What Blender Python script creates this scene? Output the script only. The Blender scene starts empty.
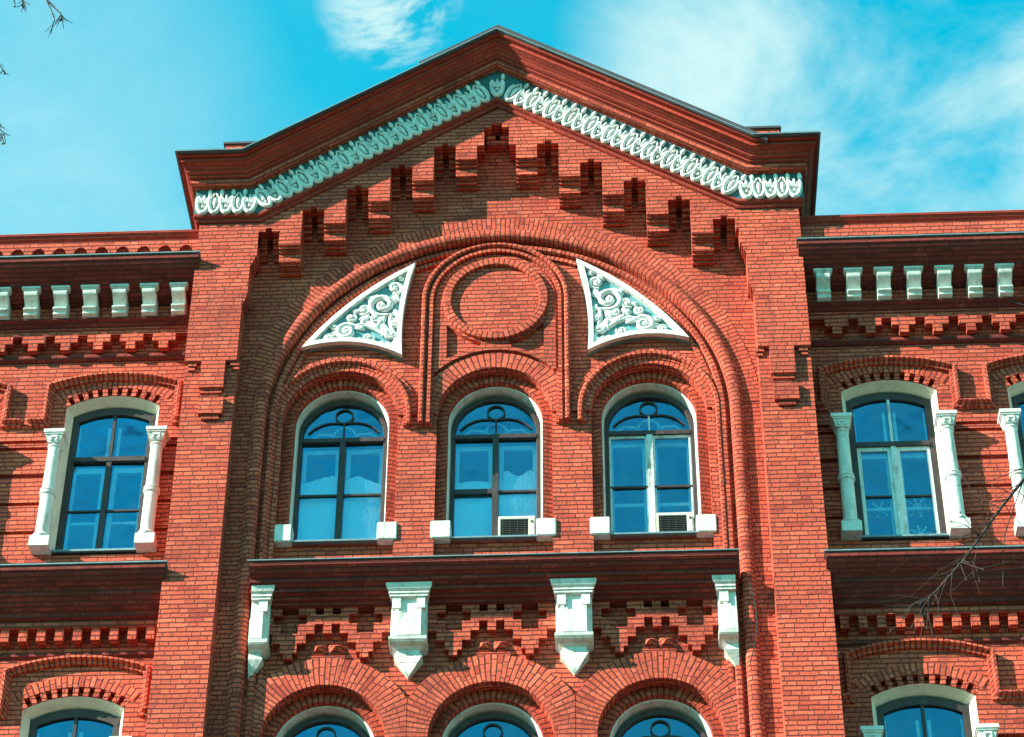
import bpy, bmesh, math, random
from math import sin, cos, pi, radians, sqrt, atan2, hypot
from mathutils import Vector, Matrix
from mathutils.geometry import tessellate_polygon
random.seed(7)
S = bpy.context.scene
COL = S.collection

# ------------------------------------------------------------------ camera
FPX, PITCH, YAW, ROLL = 2528.03, 0.677355, -0.0504265, 0.00577626
cam_d = bpy.data.cameras.new('camera'); cam = bpy.data.objects.new('camera', cam_d); COL.objects.link(cam)
fv = Vector((sin(YAW)*cos(PITCH), cos(YAW)*cos(PITCH), sin(PITCH)))
rv = Vector((cos(YAW), -sin(YAW), 0)); uv_ = rv.cross(fv)
r2 = cos(ROLL)*rv + sin(ROLL)*uv_; u2 = -sin(ROLL)*rv + cos(ROLL)*uv_
M = Matrix(((r2.x, u2.x, -fv.x, 1.596), (r2.y, u2.y, -fv.y, -27.3), (r2.z, u2.z, -fv.z, 1.6), (0, 0, 0, 1)))
cam.matrix_world = M
cam_d.sensor_fit = 'HORIZONTAL'; cam_d.sensor_width = 36; cam_d.lens = FPX/1024*36
cam_d.clip_start = .1; cam_d.clip_end = 3000
S.camera = cam

# ------------------------------------------------------------------ sun and sky
SUN = Vector((2.1, 1.0, -1.28)).normalized()
sd = bpy.data.lights.new('sun', 'SUN'); so = bpy.data.objects.new('sun', sd); COL.objects.link(so)
so.rotation_euler = SUN.to_track_quat('-Z', 'Y').to_euler()
so.location = (-40, -40, 40)
sd.energy = 5.0; sd.angle = radians(.5); sd.color = (1.0, .945, .80)
W = bpy.data.worlds.new('World'); S.world = W; W.use_nodes = True
S.view_settings.view_transform = 'Standard'; S.view_settings.look = 'None'
S.view_settings.exposure = 1.33; S.view_settings.gamma = 1; S.view_settings.use_curve_mapping = False


class NT:
    """small helper for building node trees"""
    def __init__(s, tree): s.t = tree; s.n = tree.nodes; s.l = tree.links
    def new(s, typ, **kw):
        n = s.n.new(typ)
        for k, v in kw.items(): setattr(n, k, v)
        return n
    def put(s, n, sock, v):
        i = n.inputs[sock]
        if hasattr(v, 'is_output'): s.l.new(v, i)
        else: i.default_value = v
    def math(s, op, a, b=None, c=None, clamp=False):
        n = s.new('ShaderNodeMath', operation=op); n.use_clamp = clamp
        s.put(n, 0, a)
        if b is not None: s.put(n, 1, b)
        if c is not None: s.put(n, 2, c)
        return n.outputs[0]
    def mix(s, f, a, b, mode='MIX'):
        n = s.new('ShaderNodeMix', data_type='RGBA', blend_type=mode)
        s.put(n, 0, f); s.put(n, 6, a); s.put(n, 7, b)
        return n.outputs[2]
    def noise(s, vec, scale, detail=4, rough=.55, dist=0.):
        n = s.new('ShaderNodeTexNoise')
        if vec is not None: s.l.new(vec, n.inputs['Vector'])
        n.inputs['Scale'].default_value = scale; n.inputs['Detail'].default_value = detail
        n.inputs['Roughness'].default_value = rough; n.inputs['Distortion'].default_value = dist
        return n.outputs[0]
    def ramp(s, f, stops):
        n = s.new('ShaderNodeValToRGB'); s.put(n, 0, f); e = n.color_ramp.elements
        while len(e) < len(stops): e.new(.5)
        for x, (p, c) in zip(e, stops): x.position = p; x.color = c
        return n.outputs[0]
    def rng(s, f, a, b, c=0., d=1., smooth=False):
        n = s.new('ShaderNodeMapRange'); n.clamp = True
        if smooth: n.interpolation_type = 'SMOOTHSTEP'
        s.put(n, 0, f); n.inputs[1].default_value = a; n.inputs[2].default_value = b
        n.inputs[3].default_value = c; n.inputs[4].default_value = d
        return n.outputs[0]


def build_sky():
    T = NT(W.node_tree); T.n.clear()
    sky = T.new('ShaderNodeTexSky', sky_type='NISHITA'); sky.sun_disc = False
    sky.sun_elevation = math.asin(-SUN.z); sky.sun_rotation = atan2(-SUN.x, -SUN.y) % (2*pi)
    sky.air_density = 1.3; sky.dust_density = 0.; sky.ozone_density = 2.0
    tc = T.new('ShaderNodeTexCoord'); d = tc.outputs['Generated']
    sep = T.new('ShaderNodeSeparateXYZ'); T.l.new(d, sep.inputs[0])
    x, y, z = sep.outputs
    zz = T.math('MAXIMUM', z, .08)
    cx = T.math('DIVIDE', x, zz); cy = T.math('DIVIDE', y, zz)
    cv = T.new('ShaderNodeCombineXYZ'); T.l.new(cx, cv.inputs[0]); T.l.new(cy, cv.inputs[1]); cv.inputs[2].default_value = 3.7
    # vivid turquoise air
    air = T.mix(1., sky.outputs[0], (.0, 2.12, 1.80, 1), 'MULTIPLY')
    mp = T.new('ShaderNodeMapping'); T.l.new(cv.outputs[0], mp.inputs[0])
    mp.inputs['Rotation'].default_value = (0, 0, radians(35)); mp.inputs['Scale'].default_value = (1., 1.25, 1.)
    n1 = T.noise(mp.outputs[0], 4.6, 10, .60, .35)
    n2 = T.noise(cv.outputs[0], 1.1, 3, .5, .3)
    def bank(px, py, pz, r0, r1):
        v = Vector((px, py, pz)).normalized()
        dp = T.new('ShaderNodeVectorMath', operation='DOT_PRODUCT'); T.l.new(d, dp.inputs[0]); dp.inputs[1].default_value = v
        return T.rng(dp.outputs['Value'], cos(radians(r0)), cos(radians(r1)), smooth=True)
    right = T.math('MAXIMUM', bank(.115, .696, .709, 5.2, .8), T.math('MAXIMUM', bank(.19, .69, .70, 5, 1.), bank(.055, .695, .717, 4.6, .8)))
    left = T.math('MAXIMUM', bank(-.27, .76, .60, 12.5, 0.), bank(-.25, .69, .68, 8.5, 0.))
    wisp = bank(-.0828, .6782, .7302, 1.9, .0)
    gen = T.rng(n2, .40, .62); south = T.rng(y, .15, -.35)  # south masks unseen cloud behind the camera, added to whiten the fill light
    dens = T.math('MAXIMUM', T.math('MULTIPLY', T.rng(n1, .34, .62, smooth=True), right), T.math('MULTIPLY', T.rng(T.noise(mp.outputs[0], 15., 8, .62, .4), .44, .62, smooth=True), wisp))
    dens2 = T.math('MULTIPLY', T.rng(n1, .02, .80), T.math('MULTIPLY', left, .62))
    dens3 = T.math('MAXIMUM', T.math('MULTIPLY', T.rng(n1, .28, .60), T.math('MULTIPLY', south, .50)), T.math('MULTIPLY', T.math('MULTIPLY', T.rng(n1, .38, .66), gen), .10))
    dn = T.math('MAXIMUM', T.math('MAXIMUM', dens, dens2), T.math('MULTIPLY', dens3, T.math('SUBTRACT', 1., right)))
    col = T.mix(T.math('MULTIPLY', dn, .80), air, (4.6, 6.0, 5.7, 1))
    bg = T.new('ShaderNodeBackground'); T.l.new(col, bg.inputs[0]); bg.inputs[1].default_value = .07
    out = T.new('ShaderNodeOutputWorld'); T.l.new(bg.outputs[0], out.inputs[0])
build_sky()


# ------------------------------------------------------------------ materials
def material(name):
    m = bpy.data.materials.new(name); m.use_nodes = True
    T = NT(m.node_tree); T.n.clear()
    out = T.new('ShaderNodeOutputMaterial'); b = T.new('ShaderNodeBsdfPrincipled')
    T.l.new(b.outputs[0], out.inputs[0])
    return m, T, b


def brick_mat(name, c_lo, c_mid, c_hi, mortar, bump=1.0):
    m, T, b = material(name)
    uvn = T.new('ShaderNodeUVMap'); uvn.uv_map = 'UVMap'
    geo = T.new('ShaderNodeNewGeometry'); pos = geo.outputs['Position']
    # crooked courses
    w = T.new('ShaderNodeTexNoise'); T.l.new(pos, w.inputs['Vector']); w.inputs['Scale'].default_value = 7.; w.inputs['Detail'].default_value = 3
    wv = T.new('ShaderNodeVectorMath', operation='SCALE'); T.l.new(w.outputs['Color'], wv.inputs[0]); wv.inputs['Scale'].default_value = .022
    ad = T.new('ShaderNodeVectorMath', operation='ADD'); T.l.new(uvn.outputs[0], ad.inputs[0]); T.l.new(wv.outputs[0], ad.inputs[1])
    sp = T.new('ShaderNodeSeparateXYZ'); T.l.new(ad.outputs[0], sp.inputs[0]); x, y = sp.outputs[0], sp.outputs[1]
    H, L = .0715, .37
    yr = T.math('DIVIDE', y, H); row = T.math('FLOOR', yr); fy = T.math('MULTIPLY', T.math('SUBTRACT', yr, row), H)
    odd = T.math('MODULO', T.math('ABSOLUTE', row), 2.)
    wn0 = T.new('ShaderNodeTexWhiteNoise', noise_dimensions='1D'); T.l.new(row, wn0.inputs['W'])
    jit = T.math('MULTIPLY', wn0.outputs[0], .13)
    xu = T.math('DIVIDE', T.math('ADD', T.math('ADD', x, jit), T.math('MULTIPLY', odd, .185)), L)
    cell = T.math('FLOOR', xu); fx = T.math('MULTIPLY', T.math('SUBTRACT', xu, cell), L)
    head = T.math('GREATER_THAN', fx, .247)
    dx = T.math('MINIMUM', T.math('MINIMUM', fx, T.math('ABSOLUTE', T.math('SUBTRACT', fx, .247))), T.math('SUBTRACT', L, fx))
    dy = T.math('MINIMUM', fy, T.math('SUBTRACT', H, fy))
    rag = T.math('MULTIPLY', T.math('SUBTRACT', T.noise(pos, 45., 3), .5), .006)
    dd = T.math('ADD', T.math('MINIMUM', T.math('MULTIPLY', dx, 1.35), T.math('MULTIPLY', dy, .80)), rag)
    face = T.rng(dd, .0035, .0105, smooth=True)
    ids = T.new('ShaderNodeCombineXYZ'); T.l.new(T.math('ADD', T.math('MULTIPLY', cell, 2.), head), ids.inputs[0]); T.l.new(row, ids.inputs[1])
    oi = T.new('ShaderNodeObjectInfo'); T.l.new(oi.outputs['Random'], ids.inputs[2])
    wn = T.new('ShaderNodeTexWhiteNoise', noise_dimensions='3D'); T.l.new(ids.outputs[0], wn.inputs['Vector']); rnd = wn.outputs[0]
    col = T.ramp(rnd, [(0., c_lo), (.12, c_mid), (.62, c_mid), (1., c_hi)])
    big = T.noise(pos, .9, 5, .6); fine = T.noise(pos, 28., 5, .65)
    col = T.mix(1., col, T.ramp(big, [(.30, (.66, .63, .64, 1)), (.62, (1.10, 1.07, 1.03, 1))]), 'MULTIPLY')
    col = T.mix(1., col, T.ramp(fine, [(.25, (.70, .66, .66, 1)), (.6, (1.1, 1.1, 1.08, 1))]), 'MULTIPLY')
    # streaks of soot and pale efflorescence
    mp = T.new('ShaderNodeMapping'); T.l.new(pos, mp.inputs[0]); mp.inputs['Scale'].default_value = (1.6, 1.6, .28)
    st = T.noise(mp.outputs[0], 2.2, 6, .6)
    col = T.mix(T.rng(st, .56, .76, 0, .55), col, (.17, .045, .035, 1))
    pale = T.noise(pos, 3.4, 7, .7)
    col = T.mix(T.rng(pale, .60, .76, 0, .45), col, (.68, .16, .12, 1))
    col = T.mix(T.rng(face, 0., 1.), mortar, col)
    T.l.new(col, b.inputs['Base Color']); b.inputs['Roughness'].default_value = .88; b.inputs['Specular IOR Level'].default_value = .25
    bl = T.noise(pos, 20., 4, .6)
    hh = T.math('ADD', T.math('ADD', T.math('MULTIPLY', face, .011), T.math('MULTIPLY', fine, .006)), T.math('ADD', T.math('MULTIPLY', bl, .007), T.math('MULTIPLY', rnd, .004)))
    bp = T.new('ShaderNodeBump'); bp.inputs['Strength'].default_value = bump; bp.inputs['Distance'].default_value = 1.
    T.l.new(hh, bp.inputs['Height']); T.l.new(bp.outputs[0], b.inputs['Normal'])
    return m


def coat_mat(name, c1, c2, dirt, rough=.6, metal=0., scale=6., bump=.003, dirt_amt=.5, spec=.4):
    m, T, b = material(name)
    geo = T.new('ShaderNodeNewGeometry'); pos = geo.outputs['Position']
    n = T.noise(pos, scale, 6, .62); col = T.mix(T.rng(n, .3, .7), c1, c2)
    mp = T.new('ShaderNodeMapping'); T.l.new(pos, mp.inputs[0]); mp.inputs['Scale'].default_value = (3., 3., .7)
    st = T.noise(mp.outputs[0], 3.1, 7, .68)
    col = T.mix(T.rng(st, .50, .70, 0, dirt_amt), col, dirt)
    T.l.new(col, b.inputs['Base Color']); b.inputs['Roughness'].default_value = rough; b.inputs['Metallic'].default_value = metal
    b.inputs['Specular IOR Level'].default_value = spec
    bp = T.new('ShaderNodeBump'); bp.inputs['Distance'].default_value = 1.; bp.inputs['Strength'].default_value = .8
    h = T.math('MULTIPLY', T.noise(pos, 40., 5, .6), bump); h = T.math('ADD', h, T.math('MULTIPLY', T.noise(pos, 9., 3), bump*2))
    T.l.new(h, bp.inputs['Height']); T.l.new(bp.outputs[0], b.inputs['Normal'])
    return m


def glass_mat(name, refl, tint, gl):
    m = bpy.data.materials.new(name); m.use_nodes = True
    T = NT(m.node_tree); T.n.clear(); out = T.new('ShaderNodeOutputMaterial')
    g = T.new('ShaderNodeBsdfGlossy'); g.inputs['Color'].default_value = gl; g.inputs['Roughness'].default_value = .03
    t = T.new('ShaderNodeBsdfTransparent'); t.inputs['Color'].default_value = tint
    geo = T.new('ShaderNodeNewGeometry')
    bp = T.new('ShaderNodeBump'); bp.inputs['Distance'].default_value = 1.; bp.inputs['Strength'].default_value = 1.
    T.l.new(T.math('MULTIPLY', T.noise(geo.outputs['Position'], 1.3, 2), .03), bp.inputs['Height']); T.l.new(bp.outputs[0], g.inputs['Normal'])
    lw = T.new('ShaderNodeFresnel'); lw.inputs[0].default_value = 1.5
    f = T.math('ADD', T.math('MULTIPLY', lw.outputs[0], .8), refl, clamp=True)
    mx = T.new('ShaderNodeMixShader'); T.l.new(f, mx.inputs[0]); T.l.new(t.outputs[0], mx.inputs[1]); T.l.new(g.outputs[0], mx.inputs[2])
    T.l.new(mx.outputs[0], out.inputs[0])
    return m


BR = brick_mat('brick', (.40, .052, .034, 1), (.58, .094, .053, 1), (.70, .140, .080, 1), (.15, .030, .025, 1))
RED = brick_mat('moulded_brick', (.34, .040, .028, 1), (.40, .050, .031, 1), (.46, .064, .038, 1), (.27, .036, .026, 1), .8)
RED_SHADE = brick_mat('shaded_moulded_brick', (.13, .022, .019, 1), (.20, .030, .024, 1), (.28, .040, .030, 1), (.10, .020, .018, 1), .8)  # darker copy of the moulded brick, soffit shade put into its colour
WH = coat_mat('white_paint', (.68, .68, .65, 1), (.58, .58, .54, 1), (.27, .24, .20, 1), .7, 0, 9, .006, .7)
STU = coat_mat('white_stucco', (.76, .76, .74, 1), (.64, .64, .61, 1), (.28, .26, .23, 1), .75, 0, 12, .006, .75)
CR = coat_mat('cream_plaster', (.70, .66, .54, 1), (.60, .56, .46, 1), (.34, .31, .26, 1), .8, 0, 7, .005, .5)
TQ = coat_mat('shaded_turquoise_ground', (.13, .36, .39, 1), (.09, .28, .32, 1), (.06, .15, .17, 1), .7, 0, 9, .004, .5)  # turquoise backing, darkened to paint in shade between the scrolls
TQD = coat_mat('gap_shade_turquoise', (.045, .15, .17, 1), (.03, .10, .12, 1), (.04, .05, .05, 1), .7, 0, 9, .004, .5)  # frieze backing, the shade in the relief gaps is put into this colour
TIN = coat_mat('sheet_metal', (.20, .32, .34, 1), (.13, .21, .24, 1), (.10, .08, .07, 1), .5, .3, 5, .003, .5)
ROOF = coat_mat('roof_metal', (.10, .085, .09, 1), (.07, .06, .065, 1), (.16, .10, .08, 1), .5, .4, 4, .004, .5)
DK = coat_mat('dark_wood', (.045, .030, .028, 1), (.03, .02, .02, 1), (.09, .07, .06, 1), .55, 0, 12, .003, .5)
SASH = coat_mat('white_sash', (.72, .75, .74, 1), (.62, .66, .66, 1), (.3, .27, .22, 1), .5, 0, 10, .003, .5)
WORN = coat_mat('worn_sash', (.66, .72, .72, 1), (.46, .54, .56, 1), (.16, .09, .06, 1), .6, 0, 16, .004, .8)
PAPER = coat_mat('foil_sheet', (.93, .94, .93, 1), (.88, .90, .90, 1), (.7, .72, .72, 1), .5, 0., 6, .002, .3)
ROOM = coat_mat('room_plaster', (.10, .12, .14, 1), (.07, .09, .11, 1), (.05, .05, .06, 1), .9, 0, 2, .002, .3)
ACW = coat_mat('appliance_enamel', (.66, .63, .54, 1), (.56, .53, .45, 1), (.25, .2, .15, 1), .45, 0, 9, .001, .5)
ACD = coat_mat('appliance_grille', (.05, .055, .055, 1), (.03, .035, .035, 1), (.10, .09, .07, 1), .6, .3, 30, .003, .5)
GL = glass_mat('window_glass', .115, (.86, .99, 1.0, 1), (.13, .66, 1.0, 1))
BARK = coat_mat('dark_bark', (.055, .035, .03, 1), (.035, .025, .022, 1), (.10, .07, .06, 1), .9, 0, 14, .006, .5)
BIRCH = coat_mat('birch_bark', (.55, .53, .48, 1), (.40, .38, .34, 1), (.05, .045, .04, 1), .8, 0, 5, .006, .9)
TWIG = coat_mat('birch_twig', (.06, .045, .04, 1), (.045, .035, .03, 1), (.09, .07, .06, 1), .9, 0, 14, .004, .5)
LEAF = coat_mat('young_leaf', (.05, .09, .035, 1), (.035, .065, .03, 1), (.07, .08, .03, 1), .7, 0, 20, .001, .4)
WIRE = coat_mat('black_cable', (.02, .02, .022, 1), (.03, .03, .03, 1), (.05, .05, .05, 1), .6, 0, 10, .001, .3)


# ------------------------------------------------------------------ mesh helpers
MADE = []
class MB:
    def __init__(s): s.v = []; s.f = []; s.uv = []; s.mi = []
    def face(s, pts, uvs, mi=0):
        n = len(s.v); s.v += [tuple(p) for p in pts]; s.f.append(tuple(range(n, n+len(pts)))); s.uv.append(list(uvs)); s.mi.append(mi)
    def grid(s, rows, uvs, closed=False, mi=0):
        n = len(s.v); a, b = len(rows), len(rows[0])
        for r in rows: s.v += [tuple(p) for p in r]
        for i in range(a-1):
            for j in range(b-1):
                s.f.append((n+i*b+j, n+i*b+j+1, n+(i+1)*b+j+1, n+(i+1)*b+j))
                s.uv.append([uvs[i][j], uvs[i][j+1], uvs[i+1][j+1], uvs[i+1][j]]); s.mi.append(mi)
    def box(s, x0, x1, y0, y1, z0, z1, mi=0):
        P = lambda a, b, c: ((x0, x1)[a], (y0, y1)[b], (z0, z1)[c])
        for q, k in ((((0,0,0),(1,0,0),(1,0,1),(0,0,1)), 'xz'), (((1,1,0),(0,1,0),(0,1,1),(1,1,1)), 'xz'),
                     (((0,1,0),(0,0,0),(0,0,1),(0,1,1)), 'yz'), (((1,0,0),(1,1,0),(1,1,1),(1,0,1)), 'yz'),
                     (((0,0,1),(1,0,1),(1,1,1),(0,1,1)), 'xy'), (((0,1,0),(1,1,0),(1,0,0),(0,0,0)), 'xy')):
            pts = [P(*c) for c in q]; ix = {'x': 0, 'y': 1, 'z': 2}
            s.face(pts, [(p[ix[k[0]]], p[ix[k[1]]]) for p in pts], mi)
    def prism(s, outer, y0, y1, holes=(), back=False, mi=0):
        """outline in (x,z), extruded from y0 (front) to y1"""
        loops = [list(outer)] + [list(h) for h in holes]
        allp = [p for l in loops for p in l]
        tris = tessellate_polygon([[Vector((p[0], p[1], 0)) for p in l] for l in loops])
        for y, rev in ((y0, False),) + (((y1, True),) if back else ()):
            n = len(s.v); s.v += [(p[0], y, p[1]) for p in allp]
            for t in tris:
                a, b, c = [allp[i] for i in t]
                area = (b[0]-a[0])*(c[1]-a[1]) - (c[0]-a[0])*(b[1]-a[1])
                t = list(t)
                if (area < 0) != rev: t.reverse()
                s.f.append(tuple(n+i for i in t)); s.uv.append([allp[i] for i in t]); s.mi.append(mi)
        for li, l in enumerate(loops):
            ar = sum(l[i][0]*l[(i+1) % len(l)][1] - l[(i+1) % len(l)][0]*l[i][1] for i in range(len(l)))
            if (ar < 0) == (li == 0): l = l[::-1]
            for i in range(len(l)):
                a, b = l[i], l[(i+1) % len(l)]
                steep = abs(a[1]-b[1]) > abs(a[0]-b[0])
                g = (lambda p, y: (y, p[1])) if steep else (lambda p, y: (p[0], y))
                s.face([(a[0], y0, a[1]), (a[0], y1, a[1]), (b[0], y1, b[1]), (b[0], y0, b[1])], [g(a, y0), g(a, y1), g(b, y1), g(b, y0)], mi)
    def xprism(s, prof, x0, x1, mi=0):
        """profile in (y,z) extruded along x, closed ends"""
        cum = [0.]
        for a, b in zip(prof, prof[1:]): cum.append(cum[-1]+hypot(a[0]-b[0], a[1]-b[1]))
        z0 = prof[0][1]
        rows = [[(x, p[0], p[1]) for p in prof] for x in (x0, x1)]
        s.grid(rows, [[(x, z0-c) for c in cum] for x in (x0, x1)], mi=mi)
        tri = tessellate_polygon([[Vector((p[0], p[1], 0)) for p in prof]])
        for x in (x0, x1):
            for t in tri: s.face([(x, prof[i][0], prof[i][1]) for i in t], [prof[i] for i in t], mi)
    def sweep(s, frames, prof, swap=False, mi=0, caps=False):
        """frames (P,O,U): each profile point (a,b) sits at P + O*a + U*b"""
        cum = [0.]
        for a, b in zip(prof, prof[1:]): cum.append(cum[-1]+hypot(a[0]-b[0], a[1]-b[1]))
        mid = prof[len(prof)//2]; rows = []; d = [0.]; last = None
        for P, O, U in frames:
            rows.append([P+O*a+U*b for a, b in prof]); c = P+O*mid[0]+U*mid[1]
            if last is not None: d.append(d[-1]+(c-last).length)
            last = c
        uvs = [[((d[i], -c) if swap else (c, d[i])) for c in cum] for i in range(len(frames))]
        s.grid(rows, uvs, mi=mi)
        if caps:
            for r in (rows[0], rows[-1]): s.face(r, [(a, b) for a, b in prof], mi)
    def tube(s, pts, rad, sides=6, mi=0, flat=1., fa=Vector((0, 1, 0))):
        pts = [Vector(p) for p in pts]; n = len(pts)
        rr = rad if isinstance(rad, (list, tuple)) else [rad]*n
        rows = []; prev = None
        for i, p in enumerate(pts):
            t = (pts[min(i+1, n-1)]-pts[max(i-1, 0)]).normalized()
            if prev is None:
                a = Vector((0, 1, 0)) if abs(t.y) < .9 else Vector((1, 0, 0)); prev = (a - t*a.dot(t)).normalized()
            else:
                q = prev - t*prev.dot(t); prev = q.normalized() if q.length > 1e-6 else prev
            b = t.cross(prev)
            row = [prev*cos(2*pi*k/sides)*rr[i] + b*sin(2*pi*k/sides)*rr[i] for k in range(sides+1)]
            if flat != 1.: row = [w - fa*(w.dot(fa)*(1-flat)) for w in row]
            rows.append([p+w for w in row])
        s.grid(rows, [[(k/sides*.2, i*.1) for k in range(sides+1)] for i in range(n)], mi=mi)
        s.face(rows[0][:-1], [(0, 0)]*sides, mi); s.face(rows[-1][:-1], [(0, 0)]*sides, mi)
    def frust(s, cx, y1, z0, z1, w0, d0, w1, d1, mi=0):
        """block standing against the plane y1: (half width, depth) at z0 and at z1"""
        a = [(cx-w0, y1, z0), (cx-w0, y1-d0, z0), (cx+w0, y1-d0, z0), (cx+w0, y1, z0)]
        b = [(cx-w1, y1, z1), (cx-w1, y1-d1, z1), (cx+w1, y1-d1, z1), (cx+w1, y1, z1)]
        for i in range(4):
            j = (i+1) % 4; q = [a[i], a[j], b[j], b[i]]
            s.face(q, [((p[0] if i == 1 else p[1]), p[2]) for p in q], mi)
        s.face(a, [(p[0], p[1]) for p in a], mi); s.face(b[::-1], [(p[0], p[1]) for p in b], mi)
    def lathe(s, cx, cy, prof, sides=14, mi=0):
        rows = [[(cx+r*cos(2*pi*k/sides), cy+r*sin(2*pi*k/sides), z) for k in range(sides+1)] for r, z in prof]
        s.grid(rows, [[(k/sides*2*pi*.1, z) for k in range(sides+1)] for r, z in prof], mi=mi)
    def blob(s, c, rx, ry, rz, rot=0., seg=8, rings=5, mi=0):
        rows = []
        for i in range(rings+1):
            a = pi*i/rings; row = []
            for k in range(seg+1):
                t = 2*pi*k/seg
                x, y, z = rx*sin(a)*cos(t), ry*sin(a)*sin(t), rz*cos(a)
                row.append((c[0]+x*cos(rot)-z*sin(rot), c[1]+y, c[2]+x*sin(rot)+z*cos(rot)))
            rows.append(row)
        s.grid(rows, [[(k*.02, i*.02) for k in range(seg+1)] for i in range(rings+1)], mi=mi)
    def build(s, name, mats, parent=None, smooth=True, bevel=0., angle=38, loc=None, merge=True):
        me = bpy.data.meshes.new(name); me.from_pydata(s.v, [], s.f)
        ul = me.uv_layers.new(name='UVMap'); i = 0; flat = []
        for u in s.uv:
            for q in u: flat += [float(q[0]), float(q[1])]
        ul.data.foreach_set('uv', flat)
        for m in (mats if isinstance(mats, (list, tuple)) else [mats]): me.materials.append(m)
        if any(s.mi): me.polygons.foreach_set('material_index', s.mi)
        bm = bmesh.new(); bm.from_mesh(me)
        if merge: bmesh.ops.remove_doubles(bm, verts=bm.verts, dist=1e-5)
        bmesh.ops.recalc_face_normals(bm, faces=bm.faces)
        if bevel:
            ed = [e for e in bm.edges if len(e.link_faces) == 2 and e.calc_face_angle(0) > .5]
            bmesh.ops.bevel(bm, geom=ed, offset=bevel, segments=2, affect='EDGES', clamp_overlap=True)
        bm.to_mesh(me); bm.free()
        if smooth:
            me.polygons.foreach_set('use_smooth', [True]*len(me.polygons)); me.set_sharp_from_angle(angle=radians(angle))
        o = bpy.data.objects.new(name, me); COL.objects.link(o); MADE.append(o)
        if parent is not None: o.parent = parent
        if loc is not None: o.location = loc
        return o


def tag(o, label=None, cat=None, group=None, kind=None):
    for k, v in (('label', label), ('category', cat), ('group', group), ('kind', kind)):
        if v is not None: o[k] = v
    return o


def empty(name, loc=(0, 0, 0)):
    o = bpy.data.objects.new(name, None); COL.objects.link(o); o.location = loc; o.empty_display_size = .3
    return o


def copy_part(o, loc, parent):
    c = o.copy(); COL.objects.link(c); c.parent = parent; c.location = loc
    for ch in [k for k in COL.objects if k.parent == o]:
        d = ch.copy(); COL.objects.link(d); d.parent = c
    return c


def arch_frames(cx, cz, zl=None, zr=None, seg=40, a0=180., a1=0.):
    """left leg up, round the arch, right leg down; profile points are (radius, y)"""
    U = Vector((0, 1, 0)); fr = []; C = Vector((cx, 0, cz))
    if zl is not None:
        n = max(1, int((cz-zl)/.8))
        for i in range(n): fr.append((Vector((cx, 0, zl+(cz-zl)*i/n)), Vector((-1, 0, 0)), U))
    for i in range(seg+1):
        a = radians(a0+(a1-a0)*i/seg); fr.append((C, Vector((cos(a), 0, sin(a))), U))
    if zr is not None:
        n = max(1, int((cz-zr)/.8))
        for i in range(n): fr.append((Vector((cx, 0, cz-(cz-zr)*(i+1)/n)), Vector((1, 0, 0)), U))
    return fr


def arc(cx, cz, r, a0, a1, n):
    return [(cx+r*cos(radians(a0+(a1-a0)*i/n)), cz+r*sin(radians(a0+(a1-a0)*i/n))) for i in range(n+1)]


# ------------------------------------------------------------------ ground
g = MB(); g.face([(-900, -900, 0), (900, -900, 0), (900, 900, 0), (-900, 900, 0)], [(0, 0)]*4)
GR = coat_mat('dry_lawn', (.09, .065, .035, 1), (.06, .055, .025, 1), (.045, .035, .02, 1), .95, 0, .6, .03, .5)
tag(g.build('ground', GR, smooth=False), kind='structure')
g = MB(); g.box(-40, 40, -6.5, -1.5, -.2, .12)
PAVE = coat_mat('pale_paving', (.17, .15, .14, 1), (.13, .12, .11, 1), (.08, .07, .07, 1), .9, 0, 2, .01, .5)
tag(g.build('pavement', PAVE), kind='structure')
g = MB(); g.box(-60, 60, -22, -14, -.2, .004)
ASPH = coat_mat('asphalt', (.06, .06, .06, 1), (.045, .045, .045, 1), (.09, .085, .08, 1), .9, 0, 5, .01, .5)
tag(g.build('road', ASPH), kind='structure')

# ------------------------------------------------------------------ the building
XO = -.04
B = empty('brick_building', (0, 0, 0))
tag(B, 'red brick building with a gabled central bay, white stucco ornament and arched windows', 'building')

WC = [XO-2.14, XO, XO+2.14]          # central window axes
ZU, ZL = 23.17, 18.0                 # springing heights of the two central rows
SILL = -1.97
NICHE = .48
ND, NZ = -.08, -.064            # the niche sits this much further out and lower than its drawing
NL = (0, ND, NZ)


def arch_hole(cx, cz, r, zb, n=28):
    return [(cx-r, zb)] + arc(cx, cz, r, 180, 0, n) + [(cx+r, zb)]


# back wall of the great niche, with six window openings
m = MB()
m.prism([(-3.5, 0), (3.5, 0), (3.5, 26.7), (-3.5, 26.7)], NICHE, NICHE+.12,
        [arch_hole(c, z, .80, z+SILL-(.72 if z == ZU else 0), 28) for c in WC for z in (ZU, ZL)])
m.build('niche_wall', BR, B, loc=NL)
# aprons below the upper windows
m = MB()
for c in WC: m.box(c-.80, c+.80, .60, .66, 20.3, ZU+SILL-.02)
m.build('window_apron', BR, B, loc=NL)

# piers and upper gable field
def pier(sx):
    m = MB()
    X = lambda a, b: (min(sx*a, sx*b), max(sx*a, sx*b))
    m.box(*X(3.63, 4.355), 0, 9, 0, 23.80)
    m.box(*X(3.63, 4.362), -.08, 9, 23.80, 25.0)
    m.box(*X(3.565, 4.362), -.08, 9, 25.0, 25.72)
    m.box(*X(3.48, 4.362), -.08, 9, 25.72, 26.46)
    # corbelled transitions on the inner edge
    for k in range(3):
        m.box(*X(3.63-.018*(k+1), 3.7), -.076, .2, 24.94-.0-.05*(2-k), 25.0-.05*(2-k)+.001)
        m.box(*X(3.565-.02*(k+1), 3.62), -.076, .2, 25.66-.05*(2-k), 25.72-.05*(2-k)+.001)
    return m.build('pier', BR, B)
for sx in (-1, 1): pier(sx)
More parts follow.
